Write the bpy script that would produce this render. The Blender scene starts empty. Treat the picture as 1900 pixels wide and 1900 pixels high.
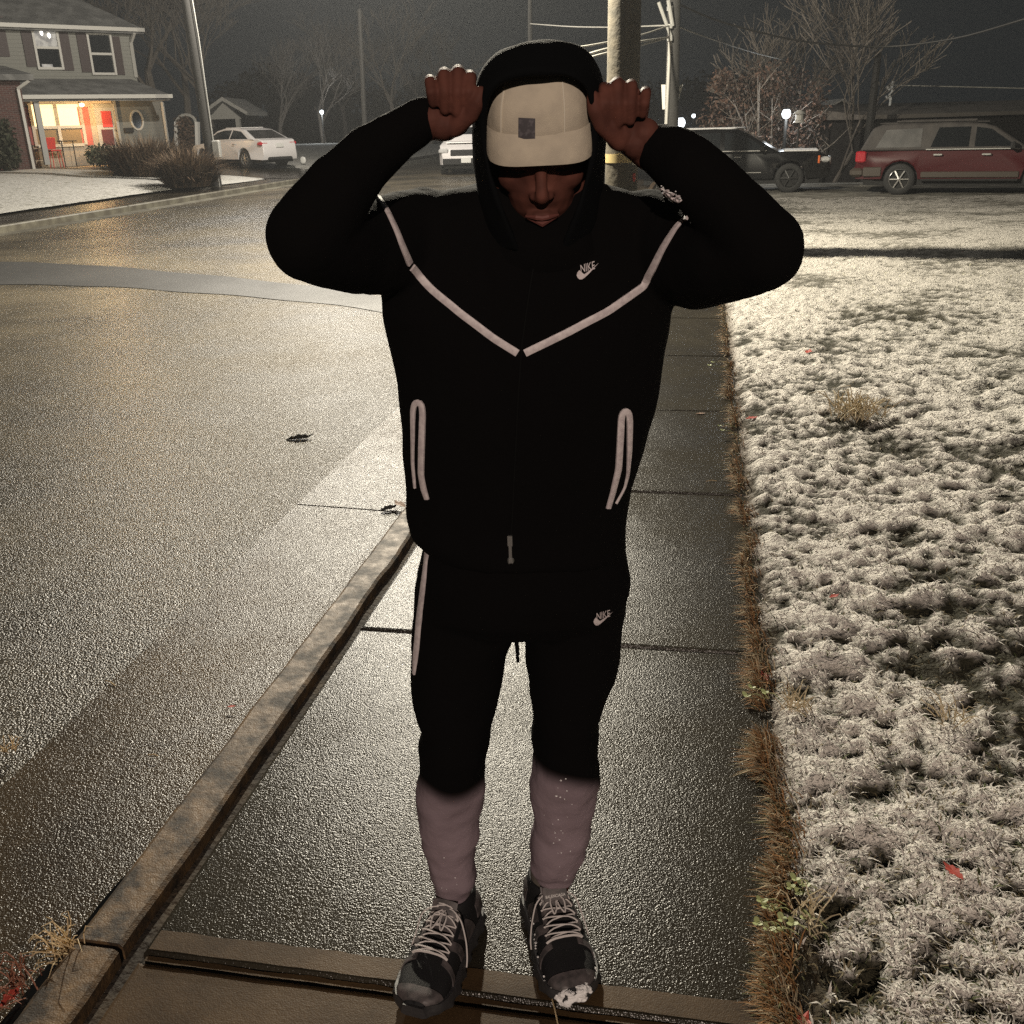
import bpy, bmesh, math, random
import numpy as np
from mathutils import Vector, Matrix, noise
from mathutils.bvhtree import BVHTree

random.seed(7)
RNG = np.random.default_rng(7)
R = math.radians
SC = bpy.context.scene
COL = SC.collection

# ------------------------------------------------------------------ camera, world, lamps, exposure
H = 1.62
F, CEN, PITCH, ROLL, YAW = 1835.0, 950.0, R(21.6), R(1.6), R(10.8)
fwd = Vector((-math.sin(YAW) * math.cos(PITCH), math.cos(YAW) * math.cos(PITCH), -math.sin(PITCH)))
_rt = Vector((math.cos(YAW), math.sin(YAW), 0))
_up = _rt.cross(fwd)
rgt = _rt * math.cos(ROLL) - _up * math.sin(ROLL)
upv = _rt * math.sin(ROLL) + _up * math.cos(ROLL)
EYE = Vector((0, 0, H))
cam = bpy.data.cameras.new("camera")
cam.sensor_width = 36.0
cam.lens = F / 1900 * 36
cam.clip_end = 2000
cam_o = bpy.data.objects.new("camera", cam)
COL.objects.link(cam_o)
cam_o.matrix_world = Matrix(((rgt.x, upv.x, -fwd.x, EYE.x), (rgt.y, upv.y, -fwd.y, EYE.y), (rgt.z, upv.z, -fwd.z, EYE.z), (0, 0, 0, 1)))
SC.camera = cam_o

world = bpy.data.worlds.new("World")
SC.world = world
world.use_nodes = True
wn, wl = world.node_tree.nodes, world.node_tree.links
bg = wn["Background"]
bg.inputs["Color"].default_value = (0.78, 0.92, 1.0, 1)
bg.inputs["Strength"].default_value = 0.0135

SC.view_settings.view_transform = 'Standard'
SC.view_settings.look = 'None'
SC.view_settings.exposure = 0.0
SC.view_settings.gamma = 1.0
SC.cycles.use_denoising = False
SC.cycles.caustics_reflective = False
SC.cycles.caustics_refractive = False
SC.cycles.sample_clamp_indirect = 1.5
SC.cycles.sample_clamp_direct = 5
SC.cycles.max_bounces = 6


def lamp(name, loc, power, color, radius=0.12):
    l = bpy.data.lights.new(name, 'POINT')
    l.energy = power
    l.color = color
    l.shadow_soft_size = radius
    o = bpy.data.objects.new(name, l)
    o.location = loc
    COL.objects.link(o)
    return o


LAMP_A = Vector((-3.2, 13.1, 5.3))
LAMP_B = Vector((-10.6, 28.6, 7.6))
lamp("street_light_lamp", LAMP_A, 8600, (1.0, 0.91, 0.73), 0.13)
lamp("street_light_lamp", LAMP_B, 5200, (1.0, 0.92, 0.80), 0.15)
# unseen fill spot added high behind the camera to light the figure's front
_sp = bpy.data.lights.new("front_fill_spot", 'SPOT')
_sp.energy = 3500
_sp.color = (1.0, 0.82, 0.69)
_sp.spot_size = R(23)
_sp.spot_blend = .5
_sp.shadow_soft_size = .12
_so = bpy.data.objects.new("front_fill_spot", _sp)
_so.location = (1.8, -9.6, 5.8)
_so.rotation_euler = (Vector((-.35, 1.5, .85)) - Vector(_so.location)).to_track_quat('-Z', 'Y').to_euler()
COL.objects.link(_so)


# ------------------------------------------------------------------ measuring helpers
def ray(x, y):
    return fwd + rgt * ((x - CEN) / F) - upv * ((y - CEN) / F)


def gnd(x, y, z=0.0):
    d = ray(x, y)
    return EYE + d * ((z - H) / d.z)


def at(x, y, Y):
    d = ray(x, y)
    return EYE + d * (Y / d.y)


# ------------------------------------------------------------------ mesh helpers
class MB:
    def __init__(s):
        s.v, s.f, s.m = [], [], []

    def add(s, vs, fs, mi=0):
        b = len(s.v)
        s.v.extend(Vector(p) for p in vs)
        for f in fs:
            s.f.append(tuple(b + i for i in f))
            s.m.append(mi)
        return s

    def box(s, c, size, X=Vector((1, 0, 0)), Y=Vector((0, 1, 0)), Z=Vector((0, 0, 1)), mi=0, ch=0.0):
        c = Vector(c)
        a, b, d = size[0] / 2, size[1] / 2, size[2] / 2
        if ch <= 0:
            vs = [c + X * (i * a) + Y * (j * b) + Z * (k * d) for i in (-1, 1) for j in (-1, 1) for k in (-1, 1)]
            return s.add(vs, [(0, 1, 3, 2), (4, 6, 7, 5), (0, 4, 5, 1), (2, 3, 7, 6), (0, 2, 6, 4), (1, 5, 7, 3)], mi)
        rings = []
        for k, ins in ((-d, ch), (-d + ch, 0), (d - ch, 0), (d, ch)):
            A, B = a - ins, b - ins
            q = ch
            pts = [(-A, -B + q), (-A + q, -B), (A - q, -B), (A, -B + q), (A, B - q), (A - q, B), (-A + q, B), (-A, B - q)]
            rings.append([c + X * p[0] + Y * p[1] + Z * k for p in pts])
        return s.loft(rings, mi)

    def bar(s, p, q, w, h, mi=0, up=Vector((0, 0, 1))):
        p, q = Vector(p), Vector(q)
        d = q - p
        L = d.length
        X = d.normalized()
        Y = up.cross(X)
        if Y.length < 1e-4:
            Y = Vector((0, 1, 0)).cross(X)
        Y.normalize()
        return s.box((p + q) / 2, (L, w, h), X, Y, X.cross(Y), mi)

    def loft(s, rings, mi=0, cap=True, closed=True):
        n = len(rings[0])
        vs = [p for r in rings for p in r]
        fs = []
        for i in range(len(rings) - 1):
            for j in range(n if closed else n - 1):
                k = (j + 1) % n
                fs.append((i * n + j, i * n + k, (i + 1) * n + k, (i + 1) * n + j))
        if cap and closed:
            for base, rev in ((0, True), ((len(rings) - 1) * n, False)):
                c = sum((Vector(p) for p in rings[0 if rev else -1]), Vector()) / n
                vs.append(c)
                ci = len(vs) - 1
                for j in range(n):
                    k = (j + 1) % n
                    fs.append((base + k, base + j, ci) if rev else (base + j, base + k, ci))
        return s.add(vs, fs, mi)

    def tube(s, pts, rad, n=8, mi=0, cap=True, flat=1.0):
        pts = [Vector(p) for p in pts]
        if not hasattr(rad, '__len__'):
            rad = [rad] * len(pts)
        rings = []
        t0 = (pts[1] - pts[0]).normalized()
        a = Vector((0, 0, 1)) if abs(t0.z) < .9 else Vector((1, 0, 0))
        for i, p in enumerate(pts):
            t = pts[min(i + 1, len(pts) - 1)] - pts[max(i - 1, 0)]
            if t.length < 1e-9:
                t = t0.copy()
            t.normalize()
            u = a - t * a.dot(t)
            if u.length < 1e-5:
                u = t.orthogonal()
            u.normalize()
            a = u
            w = t.cross(u)
            rings.append([p + (u * math.cos(2 * math.pi * k / n) * flat + w * math.sin(2 * math.pi * k / n)) * rad[i] for k in range(n)])
        return s.loft(rings, mi, cap)

    def capsule(s, pts, rad, n=14):
        """tube with rounded ends, for volumes that get merged"""
        pts = [Vector(p) for p in pts]
        if not hasattr(rad, '__len__'):
            rad = [rad] * len(pts)
        for i in range(len(pts) - 1):
            s.tube([pts[i], pts[i + 1]], [rad[i], rad[i + 1]], n)
        for p, r in zip(pts, rad):
            s.ball(p, (r, r, r))
        return s

    def ball(s, c, r, X=Vector((1, 0, 0)), Y=Vector((0, 1, 0)), Z=Vector((0, 0, 1)), n=14, mi=0, e=1.0):
        c = Vector(c)
        vs, fs = [], []
        m = n // 2 + 1
        sg = lambda t: math.copysign(abs(t) ** e, t)
        for i in range(1, m):
            th = math.pi * i / m
            for j in range(n):
                ph = 2 * math.pi * j / n
                vs.append(c + X * (sg(math.sin(th)) * sg(math.cos(ph)) * r[0]) + Y * (sg(math.sin(th)) * sg(math.sin(ph)) * r[1]) + Z * (sg(math.cos(th)) * r[2]))
        top, bot = len(vs), len(vs) + 1
        vs += [c + Z * r[2], c - Z * r[2]]
        for i in range(m - 2):
            for j in range(n):
                k = (j + 1) % n
                fs.append((i * n + j, (i + 1) * n + j, (i + 1) * n + k, i * n + k))
        for j in range(n):
            k = (j + 1) % n
            fs.append((top, j, k))
            fs.append((bot, (m - 2) * n + k, (m - 2) * n + j))
        return s.add(vs, fs, mi)

    def prism(s, poly, d, mi=0):
        """polygon (3-D points) thickened by vector d"""
        n = len(poly)
        d = Vector(d)
        a = [Vector(p) for p in poly]
        return s.add(a + [p + d for p in a], [tuple(range(n - 1, -1, -1)), tuple(range(n, 2 * n))] + [(i, (i + 1) % n, n + (i + 1) % n, n + i) for i in range(n)], mi)

    def quad(s, a, b, c, d, mi=0):
        return s.add([a, b, c, d], [(0, 1, 2, 3)], mi)


def mesh_of(name, mb, inv=None):
    me = bpy.data.meshes.new(name)
    vs = mb.v if inv is None else [inv @ p for p in mb.v]
    me.from_pydata([tuple(p) for p in vs], [], mb.f)
    if any(mb.m):
        me.polygons.foreach_set('material_index', mb.m)
    bm = bmesh.new()
    bm.from_mesh(me)
    bmesh.ops.recalc_face_normals(bm, faces=bm.faces)
    bm.to_mesh(me)
    bm.free()
    me.update()
    return me


def wmat(o):
    m = Matrix.LocRotScale(o.location, o.rotation_euler, o.scale)
    return wmat(o.parent) @ m if o.parent else m


def put(name, me, mats, parent=None, smooth=False, sharp=None):
    o = bpy.data.objects.new(name, me)
    COL.objects.link(o)
    if not isinstance(mats, (list, tuple)):
        mats = [mats]
    if len(me.materials):
        me.materials.clear()
    for m in mats:
        me.materials.append(m)
    if smooth:
        me.polygons.foreach_set('use_smooth', [True] * len(me.polygons))
        if sharp:
            try:
                me.set_sharp_from_angle(angle=R(sharp))
            except Exception:
                pass
    if parent:
        o.parent = parent
    return o


def obj(name, mb, mats, parent=None, smooth=False, local=False, sharp=35):
    inv = None
    if parent and not local:
        inv = wmat(parent).inverted()
    return put(name, mesh_of(name, mb, inv), mats, parent, smooth, sharp)


def tag(o, label, cat, group=None, kind=None):
    if label:
        o["label"] = label
    if cat:
        o["category"] = cat
    if group:
        o["group"] = group
    if kind:
        o["kind"] = kind
    return o


def thing(name, label, cat, loc=(0, 0, 0), rotz=0.0, group=None):
    o = bpy.data.objects.new(name, None)
    o.empty_display_size = 0.2
    o.location = loc
    o.rotation_euler = (0, 0, rotz)
    COL.objects.link(o)
    return tag(o, label, cat, group)


def structure(name, mb, m, **k):
    return tag(obj(name, mb, m, **k), None, None, None, 'structure')


def remesh(mb, voxel, smooth=2, fac=0.5):
    me = mesh_of("tmp", mb)
    o = bpy.data.objects.new("tmp", me)
    COL.objects.link(o)
    r = o.modifiers.new("r", 'REMESH')
    r.mode = 'VOXEL'
    r.voxel_size = voxel
    if smooth:
        sm = o.modifiers.new("s", 'SMOOTH')
        sm.factor = fac
        sm.iterations = smooth
    dg = bpy.context.evaluated_depsgraph_get()
    dg.update()
    out = bpy.data.meshes.new_from_object(o.evaluated_get(dg))
    bpy.data.objects.remove(o)
    bpy.data.meshes.remove(me)
    return out


def bevelled(mb, w, seg=2, angle=30):
    """mesh with bevelled hard edges, returned as MB"""
    me = mesh_of("tmp", mb)
    bm = bmesh.new()
    bm.from_mesh(me)
    bmesh.ops.remove_doubles(bm, verts=bm.verts, dist=1e-5)
    ed = [e for e in bm.edges if len(e.link_faces) == 2 and e.calc_face_angle(0) > R(angle)]
    bmesh.ops.bevel(bm, geom=ed, offset=w, segments=seg, profile=.6, affect='EDGES', clamp_overlap=True)
    out = MB()
    bm.verts.index_update()
    out.v = [v.co.copy() for v in bm.verts]
    out.f = [tuple(v.index for v in f.verts) for f in bm.faces]
    out.m = [f.material_index for f in bm.faces]
    bm.free()
    bpy.data.meshes.remove(me)
    return out


def shift(me, inv):
    me.transform(inv)
    return me


def verts_np(me):
    a = np.empty(len(me.vertices) * 3, np.float32)
    me.vertices.foreach_get('co', a)
    return a.reshape(-1, 3)


def norms_np(me):
    a = np.empty(len(me.vertices) * 3, np.float32)
    me.vertices.foreach_get('normal', a)
    return a.reshape(-1, 3)


def wrinkle(me, amp, scale, sz=(1, 1, 1), seed=0.0, mask=None):
    v, n = verts_np(me), norms_np(me)
    out = v.copy()
    for i, p in enumerate(v):
        q = Vector((p[0] * scale * sz[0] + seed, p[1] * scale * sz[1], p[2] * scale * sz[2]))
        h = noise.noise(q) + .5 * noise.noise(q * 2.1)
        k = amp if mask is None else amp * mask(p)
        out[i] += n[i] * (h * k)
    me.vertices.foreach_set('co', out.ravel())
    me.update()


# ------------------------------------------------------------------ materials
def mat(name, col, rough=.7, metal=0., bump=None, var=None, emit=None, spec=None, trans=None, sheen=None, obj_coords=True):
    """principled material; var = (second colour, scale, lo, hi); bump = [(scale, strength, distance)]"""
    m = bpy.data.materials.new(name)
    m.use_nodes = True
    nt = m.node_tree
    N, L = nt.nodes, nt.links
    b = N["Principled BSDF"]
    b.inputs["Base Color"].default_value = (*col, 1)
    b.inputs["Roughness"].default_value = rough
    b.inputs["Metallic"].default_value = metal
    if spec is not None:
        b.inputs["Specular IOR Level"].default_value = spec
    if trans:
        b.inputs["Transmission Weight"].default_value = trans
    if sheen:
        b.inputs["Sheen Weight"].default_value = sheen
        b.inputs["Sheen Roughness"].default_value = .4
    if emit:
        b.inputs["Emission Color"].default_value = (*emit[0], 1)
        b.inputs["Emission Strength"].default_value = emit[1]
    if var or bump:
        tc = N.new("ShaderNodeTexCoord")
        src = tc.outputs["Object"]
    if var:
        c2, sc, lo, hi = var
        nz = N.new("ShaderNodeTexNoise")
        nz.inputs["Scale"].default_value = sc
        nz.inputs["Detail"].default_value = 6
        L.new(src, nz.inputs["Vector"])
        mr = N.new("ShaderNodeMapRange")
        mr.inputs["From Min"].default_value = lo
        mr.inputs["From Max"].default_value = hi
        L.new(nz.outputs["Fac"], mr.inputs["Value"])
        mx = N.new("ShaderNodeMix")
        mx.data_type = 'RGBA'
        mx.inputs["A"].default_value = (*col, 1)
        mx.inputs["B"].default_value = (*c2, 1)
        L.new(mr.outputs["Result"], mx.inputs["Factor"])
        L.new(mx.outputs["Result"], b.inputs["Base Color"])
    if bump:
        prev = None
        for sc, st, di in bump:
            nz = N.new("ShaderNodeTexNoise")
            nz.inputs["Scale"].default_value = sc
            nz.inputs["Detail"].default_value = 3
            L.new(src, nz.inputs["Vector"])
            bp = N.new("ShaderNodeBump")
            bp.inputs["Strength"].default_value = st
            bp.inputs["Distance"].default_value = di
            L.new(nz.outputs["Fac"], bp.inputs["Height"])
            if prev:
                L.new(prev.outputs["Normal"], bp.inputs["Normal"])
            prev = bp
        L.new(prev.outputs["Normal"], b.inputs["Normal"])
    return m


def wet_mat(name, dark, light, grain, depth, rough, big=1.2, lo=.35, hi=.65, grain2=None, depth2=0, spec=.5, rv=.12):
    """rough wet paving: pebbly grain in the normal, damp patches in colour and gloss"""
    m = bpy.data.materials.new(name)
    m.use_nodes = True
    N, L = m.node_tree.nodes, m.node_tree.links
    b = N["Principled BSDF"]
    b.inputs["Specular IOR Level"].default_value = spec
    tc = N.new("ShaderNodeTexCoord")
    src = tc.outputs["Object"]
    vo = N.new("ShaderNodeTexVoronoi")
    vo.inputs["Scale"].default_value = grain
    L.new(src, vo.inputs["Vector"])
    nz = N.new("ShaderNodeTexNoise")
    nz.inputs["Scale"].default_value = big
    nz.inputs["Detail"].default_value = 7
    nz.inputs["Roughness"].default_value = .62
    L.new(src, nz.inputs["Vector"])
    mr = N.new("ShaderNodeMapRange")
    mr.inputs["From Min"].default_value = lo
    mr.inputs["From Max"].default_value = hi
    L.new(nz.outputs["Fac"], mr.inputs["Value"])
    fine = N.new("ShaderNodeTexNoise")
    fine.inputs["Scale"].default_value = grain * .8
    fine.inputs["Detail"].default_value = 4
    L.new(src, fine.inputs["Vector"])
    ad = N.new("ShaderNodeMath")
    ad.operation = 'MULTIPLY_ADD'
    ad.inputs[1].default_value = .8
    L.new(fine.outputs["Fac"], ad.inputs[0])
    sb = N.new("ShaderNodeMath")
    sb.operation = 'SUBTRACT'
    sb.inputs[1].default_value = .4
    L.new(mr.outputs["Result"], sb.inputs[0])
    L.new(sb.outputs[0], ad.inputs[2])
    ad.use_clamp = True
    mx = N.new("ShaderNodeMix")
    mx.data_type = 'RGBA'
    mx.inputs["A"].default_value = (*dark, 1)
    mx.inputs["B"].default_value = (*light, 1)
    L.new(ad.outputs[0], mx.inputs["Factor"])
    L.new(mx.outputs["Result"], b.inputs["Base Color"])
    rr = N.new("ShaderNodeMapRange")
    rr.inputs["To Min"].default_value = rough + rv
    rr.inputs["To Max"].default_value = rough - rv
    L.new(mr.outputs["Result"], rr.inputs["Value"])
    L.new(rr.outputs["Result"], b.inputs["Roughness"])
    b1 = N.new("ShaderNodeBump")
    b1.inputs["Strength"].default_value = 1
    b1.inputs["Distance"].default_value = depth
    L.new(vo.outputs["Distance"], b1.inputs["Height"])
    b1.invert = True
    last = b1
    if grain2:
        n2 = N.new("ShaderNodeTexNoise")
        n2.inputs["Scale"].default_value = grain2
        n2.inputs["Detail"].default_value = 3
        L.new(src, n2.inputs["Vector"])
        b2 = N.new("ShaderNodeBump")
        b2.inputs["Strength"].default_value = 1
        b2.inputs["Distance"].default_value = depth2
        L.new(n2.outputs["Fac"], b2.inputs["Height"])
        L.new(b1.outputs["Normal"], b2.inputs["Normal"])
        last = b2
    L.new(last.outputs["Normal"], b.inputs["Normal"])
    return m


def attr_mat(name, rough=.8, spec=.3):
    m = bpy.data.materials.new(name)
    m.use_nodes = True
    N, L = m.node_tree.nodes, m.node_tree.links
    b = N["Principled BSDF"]
    a = N.new("ShaderNodeAttribute")
    a.attribute_name = "tint"
    L.new(a.outputs["Color"], b.inputs["Base Color"])
    b.inputs["Roughness"].default_value = rough
    b.inputs["Specular IOR Level"].default_value = spec
    return m


M = {}
M['asphalt'] = wet_mat('asphalt', (.016, .014, .011), (.150, .127, .090), 140, .0036, .26, .5, .3, .7, 90, .0042, rv=.05, spec=.85)
M['patch'] = wet_mat('asphalt_band', (.016, .016, .017), (.034, .034, .035), 120, .003, .6, .8, .3, .7, rv=.05)
M['walk'] = wet_mat('wet_concrete', (.010, .0078, .005), (.040, .0345, .024), 250, .00075, .22, 1.6, .33, .68, 130, .00115, rv=.05, spec=.24)
M['walk_old'] = wet_mat('worn_concrete', (.026, .015, .007), (.090, .055, .025), 300, .0004, .6, 2.5, .33, .68, 90, .0005, rv=.08, spec=.15)
M['gutter'] = wet_mat('gutter_concrete', (.018, .0125, .0075), (.078, .057, .033), 210, .0014, .26, 1.2, .33, .68, 110, .0022, rv=.06, spec=.36)
M['kerb'] = wet_mat('kerb_concrete', (.016, .009, .004), (.15, .088, .036), 260, .0006, .66, 14, .38, .66, 60, .002, rv=.08)
M['water'] = mat('gutter_water', (.004, .004, .004), .06, bump=[(14, .15, .01)])
M['soil'] = mat('soil', (.02, .014, .009), .9, bump=[(60, 1, .01)], var=((.05, .035, .02), 18, .4, .65))
M['grey_metal'] = mat('grey_metal', (.35, .35, .34), .4, .8)
M['rubber'] = mat('rubber', (.012, .012, .012), .7, bump=[(200, .5, .002)])
M['glass_dark'] = mat('dark_glass', (.01, .012, .014), .08, spec=.8)
M['black_fab'] = mat('black_fabric', (.0030, .0027, .0028), .95, bump=[(900, .35, .001), (60, .4, .004)], spec=.06)
M['hood_fab'] = mat('hood_fabric', (.0032, .0036, .0041), .95, bump=[(900, .35, .001)], spec=.06)
M['trim'] = mat('reflective_tape', (.62, .56, .56), .5, bump=[(700, .3, .001)], var=((.5, .44, .45), 120, .4, .6))
M['beige'] = mat('cap_canvas', (.52, .46, .36), .9, bump=[(800, .6, .001), (30, .3, .006)], var=((.44, .39, .31), 40, .35, .65))


def road_z(x):
    return -.125 + .05 * (1 - ((x + 7.4) / 5.6) ** 2)


def sstep(t):
    t = max(0.0, min(1.0, t))
    return t * t * (3 - 2 * t)


# ------------------------------------------------------------------ the setting: ground, road, kerb, pavement
def left_h(x, y):
    return .2 * sstep((-14.0 - x) / 3) + .25 * sstep((-17.0 - x) / 5)


def ground_h(x, y):
    dip = sstep((y - 32) / 8) * sstep((x + 6) / 4)
    return -.26 - .12 * sstep((y - 22) / 3) * sstep((x + 4) / 3) - 2.3 * dip


def grid(xs, ys, hf):
    mb = MB()
    nx = len(xs)
    mb.v = [Vector((x, y, hf(x, y))) for y in ys for x in xs]
    mb.f = [(j * nx + i, j * nx + i + 1, (j + 1) * nx + i + 1, (j + 1) * nx + i) for j in range(len(ys) - 1) for i in range(nx - 1)]
    mb.m = [0] * len(mb.f)
    return mb


M['earth'] = mat('dark_earth', (.035, .03, .024), .9, bump=[(3, .6, .1), (20, .6, .03)], var=((.09, .085, .075), .6, .4, .7))
gx = [-150, -110, -80, -60] + list(range(-45, 46, 3)) + [60, 80, 110, 150]
gy = [-40, -20, -8] + list(range(0, 72, 3)) + [80, 95, 115, 140, 165]
structure("ground", grid(gx, gy, ground_h), M['earth'], smooth=True)

# road: crowned asphalt sheet
rx = [-13.0, -11, -9, -7.4, -6, -4, -2.6, -1.86]
ry = [-8, 0, 4, 8, 12, 16, 20, 26, 32, 40, 50, 62, 78]
structure("road", grid(rx, ry, lambda x, y: -.125 + .05 * (1 - ((x + 7.4) / 5.6) ** 2)), M['asphalt'], smooth=True)
# smoother dark band that crosses the road
pl = MB()
a0, a1, b0, b1 = gnd(0, 487, -.09), gnd(0, 531, -.09), gnd(722, 556, -.115), gnd(722, 584, -.115)
ra, rb = [], []
for i in range(25):
    t = i / 24
    wob = .05 * math.sin(t * 9) + .03 * math.sin(t * 23)
    for lst, p, q in ((ra, a0, b0), (rb, a1, b1)):
        c = p.lerp(q, t)
        x = c.x - 3.5 * (1 - t) * 0
        y = c.y + wob + .35 * math.sin(math.pi * t)
        lst.append(Vector((x, y, -.125 + .05 * (1 - ((x + 7.4) / 5.6) ** 2) + .005)))
for i in range(24):
    pl.quad(ra[i], ra[i + 1], rb[i + 1], rb[i])
structure("road_band", pl, M['patch'])

# gutter pan, poured in 3 m lengths
gt = MB()
for k in range(-2, 24):
    y0, y1 = 1.27 + 3.03 * k, 1.27 + 3.03 * (k + 1) - .014
    gt.add([(-1.90, y0, -.118), (-1.90, y1, -.118), (-1.285, y1, -.138), (-1.285, y0, -.138), (-1.90, y0, -.2), (-1.90, y1, -.2), (-1.285, y1, -.2), (-1.285, y0, -.2)],
           [(3, 2, 1, 0), (0, 1, 5, 4), (1, 2, 6, 5), (2, 3, 7, 6), (3, 0, 4, 7)])
structure("gutter", gt, M['gutter'])
sl = MB()
sl.quad((-2.0, -8, -.155), (.5, -8, -.155), (.5, 74, -.155), (-2.0, 74, -.155))
sl.quad((-1.16, -8, -.035), (.3, -8, -.035), (.3, 74, -.035), (-1.16, 74, -.035))
structure("soil", sl, M['soil'])

# water standing in the flow line of the gutter
pw = MB()
ring_ = []
for j in range(60):
    y = .7 + 2.1 * j / 59
    w = (.03 + .09 * sstep((2.7 - y) / 1.9)) * (1 + .25 * noise.noise(Vector((y * 5, 2, 8)))) * sstep((2.85 - y) / .3)
    ring_.append((Vector((-1.272, y, -.126)), Vector((-1.272 - w - .01, y, -.126))))
for a_, b_ in zip(ring_, ring_[1:]):
    pw.quad(a_[0], b_[0], b_[1], a_[1])
structure("water", pw, M['water'])

kb = MB()
cuts = [-3.1, 1.435, 4.06, 7.1, 10.1, 13.1, 16.1, 19.1, 25.1, 31, 40, 55, 73]
for i in range(len(cuts) - 1):
    y0, y1 = cuts[i] + .008, cuts[i + 1] - .008
    n = max(2, int((y1 - y0) / .06)) if y0 < 8 else 6
    rings = []
    for j in range(n + 1):
        y = y0 + (y1 - y0) * j / n
        w1 = .007 * noise.noise(Vector((y * 4, 1, 0))) + .004 * noise.noise(Vector((y * 15, 5, 0)))
        w2 = .007 * noise.noise(Vector((y * 3, 9, 0))) + .004 * noise.noise(Vector((y * 17, 3, 0)))
        zt = .006 + .003 * noise.noise(Vector((y * 6, 4, 4)))
        L_, R_ = -1.262 + w1, -1.146 + w2
        rings.append([Vector(p) for p in ((L_ - .018, y, -.16), (L_ - .006, y, zt - .03), (L_, y, zt - .010), (L_ + .014, y, zt), (R_ - .01, y, zt), (R_, y, zt - .008), (R_ + .004, y, -.16))])
    kb.loft(rings)
structure("kerb", kb, M['kerb'], smooth=True, sharp=30)

# pavement slabs with tooled edges and open joints
pv = MB()
js = [-4.4, -2.9, -1.42, .02, 1.432, 2.885, 4.345, 5.74] + [5.74 + 1.46 * k for k in range(1, 46)]
for i in range(len(js) - 1):
    y0, y1 = js[i] + .007, js[i + 1] - .007
    mi = 1 if y0 < 1.2 else 0
    dz = -.014 if mi else RNG.uniform(-.002, .002)
    x0, x1 = -1.104 + RNG.uniform(-.005, .005), .30
    e = .012
    rings = [[(x0, y0, -.08), (x1, y0, -.08), (x1, y1, -.08), (x0, y1, -.08)],
             [(x0, y0, dz - .010), (x1, y0, dz - .010), (x1, y1, dz - .010), (x0, y1, dz - .010)],
             [(x0 + e * .4, y0 + e * .4, dz - .002), (x1 - e, y0 + e * .4, dz - .002), (x1 - e, y1 - e * .4, dz - .002), (x0 + e * .4, y1 - e * .4, dz - .002)],
             [(x0 + e, y0 + e, dz), (x1 - e, y0 + e, dz), (x1 - e, y1 - e, dz), (x0 + e, y1 - e, dz)]]
    pv.loft([[Vector(p) for p in r] for r in rings], mi)
    if y0 > 1.3 and y0 < 1.6:      # smooth trowelled margin and broken lip at the near joint
        n = 60
        for z, ya, yb, s in ((.0015, y0 + .006, y0 + .060, 2), (-.008, y0 - .018, y0 - .004, 7)):
            top = []
            for j in range(n + 1):
                x = x0 + .012 + (x1 - x0 - .04) * j / n
                q = .006 * noise.noise(Vector((x * 9, s, 0))) + .003 * noise.noise(Vector((x * 30, s, 2)))
                top.append((Vector((x, ya + q * .4, z)), Vector((x, yb + q, z))))
            for j in range(n):
                pv.quad(top[j][0], top[j + 1][0], top[j + 1][1], top[j][1], 1)
structure("sidewalk", pv, [M['walk'], M['walk_old']])

# far side of the street: gutter, kerb, wet pavement
fs = MB()
for k in range(12):
    y0 = -2 + 6 * k
    fs.box((-12.78, y0 + 2.99, -.15), (.52, 5.97, .06))
    fs.box((-13.12, y0 + 2.99, -.09), (.15, 5.97, .2), ch=.02)
structure("far_kerb", fs, mat('pale_concrete', (.17, .16, .125), .6, bump=[(60, .5, .004)], var=((.10, .09, .07), 3, .4, .6)))
structure("far_sidewalk", grid([-14.9, -13.2], [-4, 10, 20, 30, 36, 50, 68], lambda x, y: .004), M['walk'])

# drive with a parked car, across the street
dv = MB()
for i in range(12):
    xa, xb = -13.2 - i * 1.2, -13.2 - (i + 1) * 1.2
    dv.quad((xa, 33.0, left_h(xa, 34) + .012), (xb, 33.0 + .05, left_h(xb, 34) + .012), (xb, 38.6, left_h(xb, 34) + .012), (xa, 38.2, left_h(xa, 34) + .012))
structure("driveway", dv, M['walk'])

# snowy front lawn across the street
M['snow_far'] = mat('snow_dusted_lawn', (.50, .49, .46), .9, bump=[(9, .9, .05), (40, .8, .02)], var=((.17, .165, .12), 5, .52, .78))


def lawn_edge(y):
    return -14.75 + .55 * sstep((y - 26) / 6) + .08 * noise.noise(Vector((y * 1.5, 3, 1)))


fl = MB()
ysl = [4 + .5 * i for i in range(130)]
us = [0, .15, .4, .8, 1.4, 2.2, 3.2, 4.5, 6, 8, 11, 16, 25, 45]
for y in ysl:
    e = lawn_edge(y)
    for u in us:
        x = e - u
        z = left_h(x, y) + (.02 if u == 0 else .05 + .03 * noise.noise(Vector((x * .7, y * .7, 0))))
        if 32.9 < y < 38.8 and x > -28:
            z = left_h(x, y) - .03
        fl.v.append(Vector((x, y, z)))
nu = len(us)
fl.f = [(j * nu + i, j * nu + i + 1, (j + 1) * nu + i + 1, (j + 1) * nu + i) for j in range(len(ysl) - 1) for i in range(nu - 1)]
fl.m = [0] * len(fl.f)
structure("front_lawn", fl, M['snow_far'], smooth=True)

# lawn beside the pavement: lumpy, snow on the high spots
def clump(x, y):
    n = noise.noise
    a = n(Vector((x * 8, y * 8, .3)))
    b = n(Vector((x * 19, y * 19, 1.3)))
    c = n(Vector((x * 1.3, y * 1.3, 2.2)))
    return a, b, c


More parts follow.
